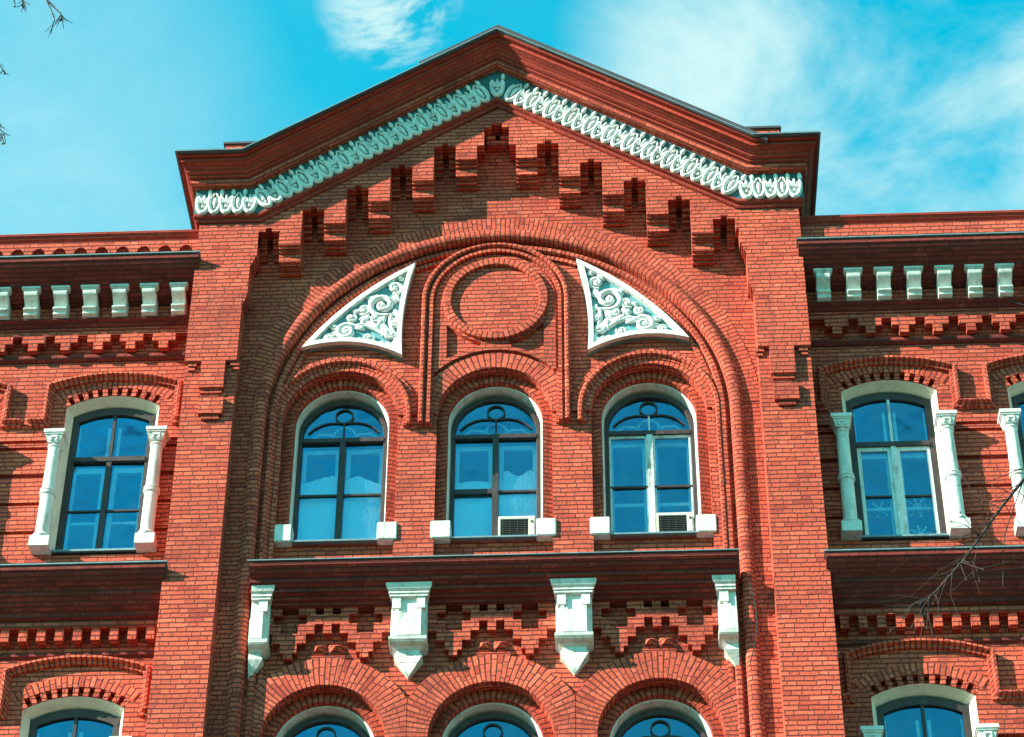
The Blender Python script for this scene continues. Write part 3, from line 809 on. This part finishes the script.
# ------------------------------------------------------------------ wings
WY = .548
WY0_ = .85
WD, WZ = -.302, -.242
def my(y): return -.2+(y+.25)*.68
def mz(y, z): return z-.8*(y-my(y))
def MP(P): return [(my(y), mz(y, z)) for y, z in P]
BAYS = (5.445, 7.745)
def bays(s): return BAYS if s > 0 else (5.445, 7.88)
X0, X1 = 4.34, 10.2
def RZ(s): return -.07 if s > 0 else 0.
RW, HW, RISE = 1.24, .66, .19
UPZ, LOZ = 22.73, 17.78           # centres of the segmental heads
def wing(s):
    f = lambda x: s*x
    X = lambda a, b: (min(s*a, s*b), max(s*a, s*b))
    holes = []
    ga = math.asin(HW/RW); a1 = 90-math.degrees(ga); R2 = RW+.13
    for bx in bays(s):
        for zc in (UPZ, LOZ):
            h = [(f(bx)-HW, zc+WZ-1.50), (f(bx)-HW, zc+WZ+RW*cos(ga))] + arc(f(bx), zc+WZ, R2, 180-a1-1, a1+1, 16) + [(f(bx)+HW, zc+WZ+RW*cos(ga)), (f(bx)+HW, zc+WZ-1.50)]
            holes.append(h)
    slots = []
    zs = (23.17, 23.05, 22.58, 22.10, 21.62)
    for zc0 in (0., -4.95):
        for z in zs:
            for a, b in ((4.40, bays(s)[0]-.70), (bays(s)[0]+.70, bays(s)[1]-.70), (bays(s)[1]+.70, 10.0)):
                x = X(a, b); slots.append([(x[0], z+WZ+zc0-.028), (x[1], z+WZ+zc0-.028), (x[1], z+WZ+zc0+.028), (x[0], z+WZ+zc0+.028)])
    m = MB(); m.prism([(X(X0, X1)[0], 0), (X(X0, X1)[1], 0), (X(X0, X1)[1], 26.0), (X(X0, X1)[0], 26.0)], WY, WY+.06, holes+slots)
    m.box(*X(10.1, 10.2), WY, 9, 0, 26)
    m.build('wing_wall', BR, B)
    m = MB()           # backing of the joints
    hb = [h for h in holes]
    m.prism([(X(X0, X1)[0], 10), (X(X0, X1)[1], 10), (X(X0, X1)[1], 26.0), (X(X0, X1)[0], 26.0)], WY+.06, WY+.10, hb)
    m.build('wing_backing', BR, B)
    # ---- top: corbel table, console frieze, cornice, parapet
    m = MB()
    m.xprism(MP([(WY0_, 24.66), (.77, 24.66), (.76, 24.64), (.76, 24.595), (.80, 24.58), (WY0_, 24.57)]), *X(X0, X1)); m.build('string_moulding', RED_SHADE, B)
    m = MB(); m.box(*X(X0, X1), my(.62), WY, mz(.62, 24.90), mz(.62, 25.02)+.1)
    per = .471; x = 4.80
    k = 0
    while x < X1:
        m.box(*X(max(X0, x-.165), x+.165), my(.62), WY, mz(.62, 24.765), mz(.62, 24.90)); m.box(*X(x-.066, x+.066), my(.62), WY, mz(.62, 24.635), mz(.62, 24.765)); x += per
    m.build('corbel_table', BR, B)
    m = MB(); m.xprism(MP([(WY0_, 25.075), (.43, 25.075), (.43, 25.05), (.50, 25.04), (.55, 25.025), (.58, 25.01), (WY0_, 25.01)]), *X(X0, X1)); m.build('console_shelf', RED_SHADE, B)
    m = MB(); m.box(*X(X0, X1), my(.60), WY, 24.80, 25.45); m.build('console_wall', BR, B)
    m = MB(); m.xprism(MP([(.9, 25.68), (-.25, 25.655), (-.25, 25.60), (-.21, 25.585), (-.19, 25.55), (-.13, 25.535), (-.10, 25.51), (-.02, 25.505), (.04, 25.47), (.12, 25.46), (.12, 25.435), (.28, 25.43), (.30, 25.40), (.62, 25.40), (.9, 25.40)]), *X(4.30, X1)); m.build('wing_cornice', RED_SHADE, B)
    m = MB(); m.xprism(MP([(.6, 25.72), (-.285, 25.685), (-.285, 25.668), (-.27, 25.668), (-.268, 25.676), (.6, 25.705)]), *X(4.28, X1)); m.build('cornice_flashing', TIN, B)
    m = MB(); m.box(*X(X0, X1), my(.30), .7, 25.4, 26.24); m.build('parapet', BR, B)
    m = MB(); m.xprism(MP([(.8, 26.47), (.12, 26.455), (.12, 26.42), (.16, 26.41), (.17, 26.385), (.22, 26.375), (.22, 26.345), (.8, 26.345)]), *X(X0, X1)); m.build('parapet_coping', RED, B)
    m = MB(); x = 4.56 if s < 0 else 99.; ol = [(4.34, 26.24), (4.34, 25.80)]      # blind arcade under the coping
    while x < X1-.1:
        ol += [(x+.10*cos(t*pi/8), 25.94+.14*sin(t*pi/8)) for t in range(8, -1, -1)] if False else [(x-.10, 25.80)] + [(x-.10*cos(t*pi/8), 26.02+.12*sin(t*pi/8)) for t in range(9)] + [(x+.10, 25.80)]
        x += .31
    ol += [(X1, 25.80), (X1, 26.24)]
    m.prism([(s*a, b) for a, b in ol], .09, .18); m.build('parapet_arcade', BR, B)
    m = MB(); m.box(*X(X0, X1), .6, 9, 25.9, 26.15); m.build('wing_roof', ROOF, B)
    # ---- middle string course
    m = MB()
    m.xprism(MP([(.9, 20.37), (-.13, 20.35), (-.13, 20.30), (-.09, 20.285), (-.06, 20.25), (0., 20.235), (.02, 20.215), (.17, 20.205), (.19, 20.19), (.19, 20.13), (.22, 20.115), (.30, 20.09), (.32, 20.06), (.42, 20.04), (.47, 20.02), (.47, 19.97), (.9, 19.97)]), *X(4.31, X1)); m.build('string_course', RED_SHADE, B)
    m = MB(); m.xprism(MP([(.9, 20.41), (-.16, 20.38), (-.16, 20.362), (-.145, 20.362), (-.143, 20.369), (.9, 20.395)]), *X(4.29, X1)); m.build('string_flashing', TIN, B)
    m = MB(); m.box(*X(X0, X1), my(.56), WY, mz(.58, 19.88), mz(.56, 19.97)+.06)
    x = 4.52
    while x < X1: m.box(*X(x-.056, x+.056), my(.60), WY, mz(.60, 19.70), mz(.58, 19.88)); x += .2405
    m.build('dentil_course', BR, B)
    m = MB(); m.xprism(MP([(WY0_, 19.64), (.79, 19.63), (.79, 19.595), (WY0_, 19.57)]), *X(X0, X1)); m.build('dentil_fillet', RED_SHADE, B)
for s in (-1, 1):
    n0 = len(MADE); wing(s)
    for o in MADE[n0:]:
        if o.name.split('.')[0] not in ('wing_roof',): o.location.z = RZ(s)

# consoles (scrolled brackets) under the wing cornices
cm = MB()
pr = [(.62, 25.385), (.155, 25.385), (.135, 25.365), (.135, 25.315), (.165, 25.295), (.20, 25.285), (.29, 25.275), (.345, 25.245), (.345, 25.205), (.29, 25.17), (.255, 25.15), (.265, 25.125), (.325, 25.12), (.335, 25.115), (.335, 25.078), (.62, 25.078)]
cm.xprism(MP(pr), -.098, .098); cm.box(-.135, .135, my(.10), my(.62), mz(.10, 25.385), mz(.10, 25.425)); cm.box(-.118, .118, my(.125), my(.60), mz(.10, 25.36), mz(.10, 25.386))
cons = None
for s, st in ((-1, 4.60), (1, 4.64)):
    x = st
    while x < 10.1:
        if cons is None: cons = cm.build('cornice_console', WH, B, loc=(s*x, 0, RZ(s)), bevel=.006)
        else: copy_part(cons, (s*x, 0, RZ(s)), B)
        x += .4285

# window hood (drip moulding with ears), heads, frames and colonnettes: one set, then copies
def hood_mb():
    m = MB(); hz = -.80+22.73-UPZ
    # path in local x,z about the head centre (0, 0) = segment centre
    zb, ze = .74, 1.40; R = 2.55; xa = .935
    top = 1.535; czz = top-R; pts = [(-1.16, zb), (-.915, zb), (-.915, czz+sqrt(R*R-.915**2))]
    n = 18
    for i in range(1, n):
        x = -.915+1.83*i/n; pts.append((x, czz+sqrt(R*R-x*x)))
    pts += [(.915, czz+sqrt(R*R-.915**2)), (.915, zb), (1.16, zb)]
    P = [Vector((p[0], 0, p[1])) for p in pts]; fr = []
    for i in range(len(P)):
        t1 = (P[i]-P[max(i-1, 0)]); t2 = (P[min(i+1, len(P)-1)]-P[i])
        if t1.length < 1e-6: t1 = t2
        if t2.length < 1e-6: t2 = t1
        t1.normalize(); t2.normalize(); n1 = Vector((-t1.z, 0, t1.x)); n2 = Vector((-t2.z, 0, t2.x))
        mt = (n1+n2)/(1+n1.dot(n2)); fr.append((P[i], mt, Vector((0, 1, 0))))
    prof = [(.055, WY0_+.01), (.055, .76), (.045, .735), (.01, .725), (-.005, .745), (-.01, .79), (-.05, .795), (-.055, WY0_+.01)]
    m.sweep(fr, prof, swap=False, caps=True); return m
def head_mb():
    m = MB(); ga = math.asin(HW/RW); N = 21
    for i in range(N):
        t0 = -ga+2*ga*i/N; t1 = -ga+2*ga*(i+1)/N
        q = lambda t, r: (r*sin(t), r*cos(t))
        front = .848 if i % 2 == 0 else .955
        m.prism([q(t0, RW), q(t1, RW), q(t1, RW+.128), q(t0, RW+.128)], front, 1.0)
    return m
def voussoir_mb():
    m = MB(); ga = math.degrees(math.asin(HW/RW)); m.sweep(arch_frames(0, 0, None, None, 30, 90+ga+2, 90-ga-2), [(RW+.29, WY0_+.01), (RW+.29, .842), (RW+.131, .842), (RW+.131, WY0_+.05)], caps=True); return m
def reveal_mb():
    m = MB(); h2, y2 = .555, 1.12; zb = -1.44
    def outline(h, r): 
        g_ = math.asin(h/r); return [(-h, zb), (-h, r*cos(g_))] + [(r*sin(-g_+2*g_*i/16), r*cos(-g_+2*g_*i/16)) for i in range(1, 16)] + [(h, r*cos(g_)), (h, zb)]
    a = outline(HW, RW); b = outline(h2, RW-.10); rows = [[(p[0], .868, p[1]) for p in a], [(p[0], y2, p[1]) for p in b]]
    m.grid(rows, [[(i*.1, 0) for i in range(len(a))], [(i*.1, .3) for i in range(len(a))]])
    return m, b
rv_mb, inner = reveal_mb()
def wing_window_mb(casement=False):
    h = .575; zb = -1.40; rr = RW-.10; zc = sqrt(rr*rr-h*h)
    y0, y1 = 1.03, 1.10; f = MB()
    f.box(-h-.03, -h+.075, y0+.005, y1+.02, zb, zc+.03); f.box(h-.075, h+.03, y0+.005, y1+.02, zb, zc+.03); f.box(-h, h, y0+.002, y1-.01, zb, zb+.07)
    ribbon(f, [(-h+1.15*i/14, sqrt(max(.01, rr*rr-(-h+1.15*i/14)**2))-.05) for i in range(15)], .12, y0, y1)
    f.box(-h+.075, h-.075, y0-.02, y1, .20, .275); f.box(-.035, .035, y0-.01, y1, zb+.07, .20, 1); f.box(-.02, .02, y0+.01, y1, .275, rr-.08, 1)
    f.box(-h+.075, -.035, y0+.02, y1-.02, -.64, -.612); f.box(.035, h-.075, y0+.02, y1-.02, -.64, -.612)
    if casement:
        for q in (-1, 1):
            a, b = min(q*.035, q*.50), max(q*.035, q*.50)
            f.box(a, a+.05, y0+.015, y1-.005, zb+.07, .20, 1); f.box(b-.05, b, y0+.015, y1-.005, zb+.07, .20, 1); f.box(a+.05, b-.05, y0+.015, y1-.005, .14, .20, 1)
    g_ = MB(); g_.prism([(-.54, zb+.03), (.54, zb+.03), (.54, zc+.03)] + [(.54-1.08*i/10, sqrt(rr*rr-(.54-1.08*i/10)**2)-.03) for i in range(1, 10)] + [(-.54, zc+.03)], y1-.03, y1-.026, back=True)
    s_ = MB(); w = .06
    for q in (-1, 1):
        a, b = min(q*.05, q*.52), max(q*.05, q*.52)
        s_.box(a, a+w, y1+.03, y1+.08, zb+.06, .16); s_.box(b-w, b, y1+.03, y1+.08, zb+.06, .16); s_.box(a+w, b-w, y1+.03, y1+.08, .07, .16); s_.box(a+w, b-w, y1+.03, y1+.08, zb+.06, zb+.13); s_.box(a+w, b-w, y1+.035, y1+.075, -.80, -.76)
        s_.box(a, a+.045, y1+.03, y1+.07, .30, .86); s_.box(b-.045, b, y1+.03, y1+.07, .30, .86)
    k = MB(); k.xprism([(1.08, zb+.02), (.80, zb-.035), (.80, zb-.065), (.82, zb-.065), (.9, zb-.04), (1.08, zb-.01)], -.66, .66)
    return f, g_, s_, k
wf, wg, ws, wk = wing_window_mb()
def column_mb():
    m = MB(); y = .735; z0, z1 = -1.48, .62
    m.box(-.135, .135, y-.12, WY0_+.03, z0, z0+.16); m.lathe(0, y, [(.0, z0+.16), (.125, z0+.16), (.138, z0+.19), (.125, z0+.22), (.10, z0+.24), (.097, z0+.30), (.095, -.60), (.115, -.585), (.118, -.555), (.10, -.54), (.115, -.525), (.112, -.50), (.092, -.485), (.085, .21), (.10, .22), (.10, .24), (.086, .25), (.088, .28), (.0, .28)])
    m.frust(0, y+.11, .27, .41, .085, .21, .125, .245); m.box(-.145, .145, y-.155, WY0_+.03, .41, .465); m.box(-.13, .13, y-.142, WY0_+.02, .385, .412)
    m.box(-.05, .05, y-.132, y-.10, .34, .365); m.box(-.05, -.03, y-.128, y-.10, .29, .34); m.box(.03, .05, y-.128, y-.10, .29, .34)
    return m
hd, ha, vo, co = hood_mb(), head_mb(), voussoir_mb(), column_mb()
P0 = {}
WW = {}
for s in (-1, 1):
    for bi, bx in enumerate(bays(s)):
        for zc in (UPZ, LOZ):
            loc = (s*bx, WD, zc+WZ+RZ(s))
            for nm, mb, mt in (('window_hood', hd, BR), ('slotted_head', ha, BR), ('voussoir_band', vo, BR), ('plaster_reveal', rv_mb, CR)):
                lc = (loc[0], loc[1], loc[2]+(.21+(.05 if s > 0 else 0) if nm == 'window_hood' and zc == LOZ else 0))
                if nm not in P0: P0[nm] = mb.build(nm, mt, B, loc=lc)
                else: copy_part(P0[nm], lc, B)
            fm = DK if s < 0 or zc == LOZ else WORN
            key = ('w', fm.name)
            if key not in P0:
                wfr = wing_window_mb(fm is WORN)[0]; o = wfr.build('window', [DK, fm], B, loc=loc); P0[key] = o
                wg.build('pane', GL, o); ws.build('inner_sash', SASH, o); wk.build('sill', TIN, o)
            else: o = copy_part(P0[key], loc, B)
            WW[(s, bi, zc)] = o
            for q in (-1, 1):
                l2 = (s*bx+q*.715, WD, zc+WZ+RZ(s))
                if 'col' not in P0: P0['col'] = co.build('colonnette', WH, B, loc=l2)
                else: copy_part(P0['col'], l2, B)

# ------------------------------------------------------------------ rooms behind the windows (one storey each)
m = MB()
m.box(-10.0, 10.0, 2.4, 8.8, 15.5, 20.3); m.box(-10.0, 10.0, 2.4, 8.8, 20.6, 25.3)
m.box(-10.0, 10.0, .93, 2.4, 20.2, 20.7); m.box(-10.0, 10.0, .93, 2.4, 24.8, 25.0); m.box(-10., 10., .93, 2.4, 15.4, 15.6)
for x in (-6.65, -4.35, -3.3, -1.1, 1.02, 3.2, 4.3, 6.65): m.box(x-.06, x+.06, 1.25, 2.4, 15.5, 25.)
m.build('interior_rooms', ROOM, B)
m = MB(); m.box(-10.15, 10.15, 8.9, 9.0, 0, 26); m.build('rear_wall', BR, B)

# ------------------------------------------------------------------ loose things in and on the windows
def crumple(name, x0, x1, z0, z1f, y, seed, label, amp=.036, nx=26, nz=26):
    rnd = random.Random(seed); m = MB()
    folds = [(rnd.uniform(x0, x1), rnd.uniform(z0, z0+1.2), rnd.uniform(0, pi), rnd.uniform(3, 11), rnd.uniform(0, 6)) for _ in range(9)]
    rows = []
    for j in range(nz+1):
        r = []
        for i in range(nx+1):
            u = i/nx; x = x0+(x1-x0)*u; zt_ = z1f(u)-.11; z = z0+(zt_-z0)*j/nz; d = 0
            for fx, fz, a, k, ph in folds:
                q = ((x-fx)*cos(a)+(z-fz)*sin(a))*k+ph; d += abs((q/pi) % 2-1)-.5
            d = d*amp*.6+rnd.uniform(-.006, .006)
            r.append((x, y+d, z+(rnd.uniform(-.008, .008) if j == nz else 0)))
        rows.append(r)
    m.grid(rows, [[(i*.05, j*.05) for i in range(nx+1)] for j in range(nz+1)])
    o = m.build(name, PAPER, None, angle=14)
    return tag(o, label, 'covering', 'crumpled sheets behind the arched windows')
zs0 = ZU+SILL+NZ+.04
crumple('window_sheet', WC[0]-.56, WC[0]-.03, zs0, lambda u: 22.42+.14*u, .838, 3, 'crumpled white sheet behind the left half of the left arched window')
crumple('window_sheet', WC[0]+.05, WC[0]+.56, zs0, lambda u: 22.50-.22*abs(u-.35), .838, 5, 'crumpled white sheet with fanning folds behind the right half of the left arched window')
crumple('window_sheet', WC[1]-.56, WC[1]-.03, zs0, lambda u: 22.36+.02*u, .838, 8, 'wrinkled foil sheet low behind the left half of the middle arched window', .038)
crumple('window_sheet', WC[1]+.05, WC[1]+.56, zs0, lambda u: 22.52+.05*sin(u*9), .838, 11, 'wrinkled white sheet above the air conditioner in the middle arched window')

def air_conditioner(cx, label, rot):
    t = empty('air_conditioner', (cx, .80+ND, ZU+SILL+NZ+.03)); tag(t, label, 'air conditioner', 'window air conditioners')
    c = MB(); w, h, y0, y1 = .25, .36, -.09, .45
    c.prism([(-w, 0), (w, 0), (w, h), (-w, h)], y0, y1, [[(-w+.035, .045), (w-.09, .045), (w-.09, h-.05), (-w+.035, h-.05)]], back=True)
    c.build('casing', ACW, t, bevel=.006)
    gpart = MB(); gpart.box(-w+.03, w-.085, y0+.03, y0+.05, .04, h-.045)
    for k in range(9):
        z = .06+k*.03; gpart.box(-w+.036, w-.092, y0+.004, y0+.028, z, z+.009)
    for k in range(4): gpart.box(-w+.06+k*.10, -w+.066+k*.10, y0+.002, y0+.02, .046, h-.052)
    gpart.build('grille', ACD, t)
    p = MB(); p.box(w-.072, w-.02, y0-.006, y0+.004, .05, h-.06); p.build('control_panel', ACW, t)
    k = MB(); k.box(w-.058, w-.034, y0-.018, y0-.005, h-.115, h-.085); k.build('knob', ACD, t)
air_conditioner(WC[1]+.30, 'cream window air conditioner in the lower right corner of the middle arched window', 0)
air_conditioner(WC[2]+.30, 'cream window air conditioner with louvred grille in the right arched window', 0)

def snowflake(cx, cz, r, arms, label):
    m = MB(); y = .915
    for k in range(arms):
        a = 2*pi*k/arms+.2; e = (cx+r*cos(a), y, cz+r*sin(a)); m.tube([(cx, y, cz), e], .006, 5)
        m.blob(e, .016, .006, .016)
        for q in (-1, 1):
            b = (cx+r*.55*cos(a), y, cz+r*.55*sin(a)); m.tube([b, (b[0]+r*.25*cos(a+q*.8), y, b[2]+r*.25*sin(a+q*.8))], .005, 5)
    ring = [(cx+r*.3*cos(t), y, cz+r*.3*sin(t)) for t in [2*pi*i/16 for i in range(17)]]
    m.tube(ring, .007, 5)
    o = m.build('paper_snowflake', PAPER); tag(o, label, 'decoration', 'paper snowflakes on the wing window')
snowflake(5.71, 21.73, .17, 8, 'large paper snowflake, the upper one on the right casement of the right wing window')
snowflake(5.20, 21.69, .13, 6, 'small paper snowflake alone on the left casement of the right wing window')
snowflake(5.71, 21.26, .14, 8, 'paper snowflake on the lower right casement, beneath the larger one')

# thin cables on the facade
m = MB(); pts = []
for i in range(25):
    t = i/24; pts.append((3.30+.10*sin(pi*t)-.06*t, .04, 20.0-1.3*t))
m.tube(pts, .008, 5); tag(m.build('cable', WIRE), 'thin black cable looping down the right jamb of the great arch', 'cable')
m = MB(); m.tube([(6.75+.14*i, .30-.0*i, 25.0-.03*i-.012*i*i*.4) for i in range(12)], .009, 5)
tag(m.build('cable', WIRE), 'thin dark cable slanting across the corbels of the right wing', 'cable')

# ------------------------------------------------------------------ trees in front of the facade
def grow(m, p, d, L, r, depth, rnd, ok, tips, droop=0.):
    n = 5; pts = [Vector(p)]; rr = [r]; dd = Vector(d).normalized()
    for i in range(n):
        dd = (dd+Vector((rnd.uniform(-.18, .18), rnd.uniform(-.18, .18), rnd.uniform(-.10, .16)-droop))).normalized()
        q = pts[-1]+dd*L/n
        if not ok(q): break
        pts.append(q); rr.append(r*(1-.55*(i+1)/n))
    if len(pts) < 3: return
    m.tube(pts, rr, 6 if r > .03 else 4)
    if depth == 0: tips.append(pts); return
    for k in range(rnd.choice((3, 4)) if depth > 1 else 4):
        i = rnd.randint(2, len(pts)-1); t = (pts[i]-pts[i-1]).normalized()
        a = rnd.uniform(0, 2*pi); side = Vector((cos(a), sin(a), rnd.uniform(.0, .6)))
        grow(m, pts[i], (t*.8+side*.8), L*rnd.uniform(.5, .72), rr[i]*.62, depth-1, rnd, ok, tips, droop)


def bare_tree():
    rnd = random.Random(21); t = empty('bare_tree', (9.2, -10.2, 0))
    tag(t, 'leafless dark tree whose thin twigs hang in front of the right wing', 'tree')
    m = MB(); base_ = [(0, 0, -.1), (.05, .02, 3), (-.05, .1, 6.5), (.1, .05, 10), (.0, .1, 13.5), (.1, .1, 17)]
    m.tube(base_, [.26, .21, .18, .14, .09, .04], 10); m.build('trunk', BARK, t)
    c = MB(); tips = []; ok = lambda q: q.x+9.2 > 6.35
    for k in range(15):
        z = 6+k*.7; a = rnd.uniform(-1.6, 1.6) if k % 3 else rnd.uniform(2.2, 4.)
        grow(c, (0.05, .07, z), (cos(a), sin(a), .75), 3.6-.12*k, .075-.003*k, 3, rnd, ok, tips)
    # the limb that reaches into view
    limb = [(0, .05, 12.6), (-1.6, .1, 14.3), (-3.0, .15, 14.8), (-4.05, .2, 14.35), (-4.4, .2, 13.9), (-4.72, .22, 13.45), (-5.02, .24, 13.10), (-5.25, .25, 12.98)]
    c.tube(limb, [.06, .045, .03, .017, .012, .009, .006, .003], 6)
    fine = [([(-3.6, .2, 14.6), (-4.0, .25, 14.42), (-4.45, .3, 14.25), (-4.72, .3, 14.22)], .008), ([(-4.3, .2, 14.0), (-4.5, .1, 13.9), (-4.62, .1, 13.98), (-4.7, .1, 14.2), (-4.72, .1, 14.35)], .007),
            ([(-4.15, .2, 14.25), (-4.38, .3, 13.7), (-4.45, .3, 13.2)], .008), ([(-4.6, .2, 13.6), (-4.7, .2, 13.3), (-4.66, .2, 13.05)], .005), ([(-4.72, .2, 13.45), (-4.95, .3, 13.36), (-5.2, .3, 13.12), (-5.5, .3, 13.05)], .005),
            ([(-4.1, .2, 13.3), (-4.4, .1, 13.30), (-4.7, .1, 13.22), (-4.9, .1, 13.02)], .006), ([(-3.2, .2, 14.2), (-3.9, .2, 13.5), (-4.3, .2, 13.3), (-4.62, .2, 13.28)], .009), ([(-4.9, .2, 13.25), (-5.0, .2, 13.0), (-5.02, .2, 12.85)], .004),
            ([(-4.0, .2, 13.42), (-4.25, .2, 12.9), (-4.4, .2, 12.55)], .004), ([(-4.86, .2, 13.3), (-4.9, .2, 13.05), (-4.85, .2, 12.8)], .004), ([(-4.5, .2, 13.75), (-4.85, .2, 13.72), (-5.15, .2, 13.62)], .004), ([(-4.6, .2, 13.62), (-4.95, .25, 13.5), (-5.2, .25, 13.45), (-5.35, .25, 13.32)], .004)]
    for p, r in fine: c.tube(p, [.75*r*(1-.6*i/(len(p)-1)) for i in range(len(p))], 4)
    for _ in range(46):
        i = rnd.randint(3, 6); a, b = Vector(limb[i]), Vector(limb[i+1]); p = a.lerp(b, rnd.random()); L = rnd.uniform(.12, .42)
        d = Vector((rnd.uniform(-1, .4), rnd.uniform(-.5, .5), rnd.uniform(-1.2, .3))).normalized()
        q = p+d*L*.5+Vector((0, 0, rnd.uniform(-.03, .03))); e = q+(d+Vector((rnd.uniform(-.4, .4), 0, rnd.uniform(-.5, .2))))*L*.5
        c.tube([p, q, e], [.005, .0035, .002], 4)
        if rnd.random() < .5: c.blob(e, .008, .008, .014, 0, 5, 3)
    c.build('crown', BARK, t, merge=False)
bare_tree()


def birch():
    rnd = random.Random(5); ox, oy = -6.4, -15.; t = empty('birch_tree', (ox, oy, 0))
    tag(t, 'birch tree with drooping twigs and first small leaves hanging in at the upper left', 'tree')
    m = MB(); m.tube([(0, 0, -.1), (.1, 0, 4), (.0, .1, 8), (.15, .05, 12), (.1, 0, 16), (.15, 0, 18.5)], [.24, .20, .17, .12, .06, .02], 10); m.build('trunk', BIRCH, t)
    c = MB(); lf = MB(); tips = []; ok = lambda q: q.x+ox < -3.15
    for k in range(16):
        a = rnd.uniform(0, 2*pi); z = 7+.7*k
        grow(c, (.08, .03, z), (cos(a), sin(a), .9), 2.9-.09*k, .06-.0025*k, 3, rnd, ok, tips, .03)
    def leafy(pts, n, size):
        for i in range(n):
            k = rnd.randint(0, len(pts)-2); p = Vector(pts[k]).lerp(Vector(pts[k+1]), rnd.random())
            d = Vector((rnd.uniform(-1, 1), rnd.uniform(-1, 1), rnd.uniform(-1.4, .2))).normalized(); s2 = d.cross(Vector((rnd.uniform(-1, 1), 1, rnd.uniform(-1, 1)))).normalized()
            L = size*rnd.uniform(.7, 1.3); w = L*.32
            lf.face([p, p+d*L*.45+s2*w, p+d*L, p+d*L*.45-s2*w], [(0, 0)]*4)
    for p in tips: leafy(p, 5, .035)
    # drooping sprays that hang into view
    sprays = [[(3.3, 0, 16.4), (3.75, 0, 16.0), (3.98, 0, 15.4), (4.02, 0, 15.0), (4.10, 0, 14.82), (4.09, 0, 14.66)], [(4.02, 0, 15.0), (4.14, 0, 14.86), (4.155, 0, 14.8)], [(3.2, 0, 16.0), (3.6, 0, 15.6), (3.74, 0, 15.2), (3.80, 0, 14.95)], [(3.74, 0, 15.2), (3.84, 0, 15.02), (3.86, 0, 14.93)],
              [(3.0, 0, 15.2), (3.5, 0, 14.75), (3.7, 0, 14.46), (3.80, 0, 14.30), (3.82, 0, 14.26)], [(3.5, 0, 14.75), (3.7, 0, 14.3), (3.77, 0, 14.05), (3.82, 0, 13.85), (3.85, 0, 13.72), (3.93, 0, 13.66)], [(3.77, 0, 14.05), (3.80, 0, 13.8), (3.83, 0, 13.6)], [(2.9, 0, 14.6), (3.5, 0, 14.2), (3.72, 0, 13.85), (3.86, 0, 13.68), (3.90, 0, 13.58)]]
    c.tube([(.1, 0, 13.2), (1.4, 0, 15.4), (2.4, 0, 16.3), (3.3, 0, 16.4)], [.05, .035, .022, .012], 6); c.tube([(.1, 0, 12.), (1.6, 0, 14.6), (2.5, 0, 15.3), (3.0, 0, 15.2)], [.05, .035, .02, .01], 6)
    c.tube([(2.4, 0, 16.3), (3.2, 0, 16.0)], [.01, .007], 5); c.tube([(1.6, 0, 14.6), (2.9, 0, 14.6)], [.012, .007], 5)
    for p in sprays:
        c.tube(p, [.007*(1-.6*i/(len(p)-1)) for i in range(len(p))], 4); leafy(p[1:], 16, .02)
        for i in range(12):
            k = rnd.randint(1, len(p)-2); a = Vector(p[k]).lerp(Vector(p[k+1]), rnd.random()); c.tube([a, a+Vector((rnd.uniform(-.07, .08), rnd.uniform(-.05, .05), rnd.uniform(-.11, .02)))], [.003, .002], 4)
    cr = c.build('crown', TWIG, t, merge=False); lf.build('leaves', LEAF, cr, smooth=False, merge=False)
birch()
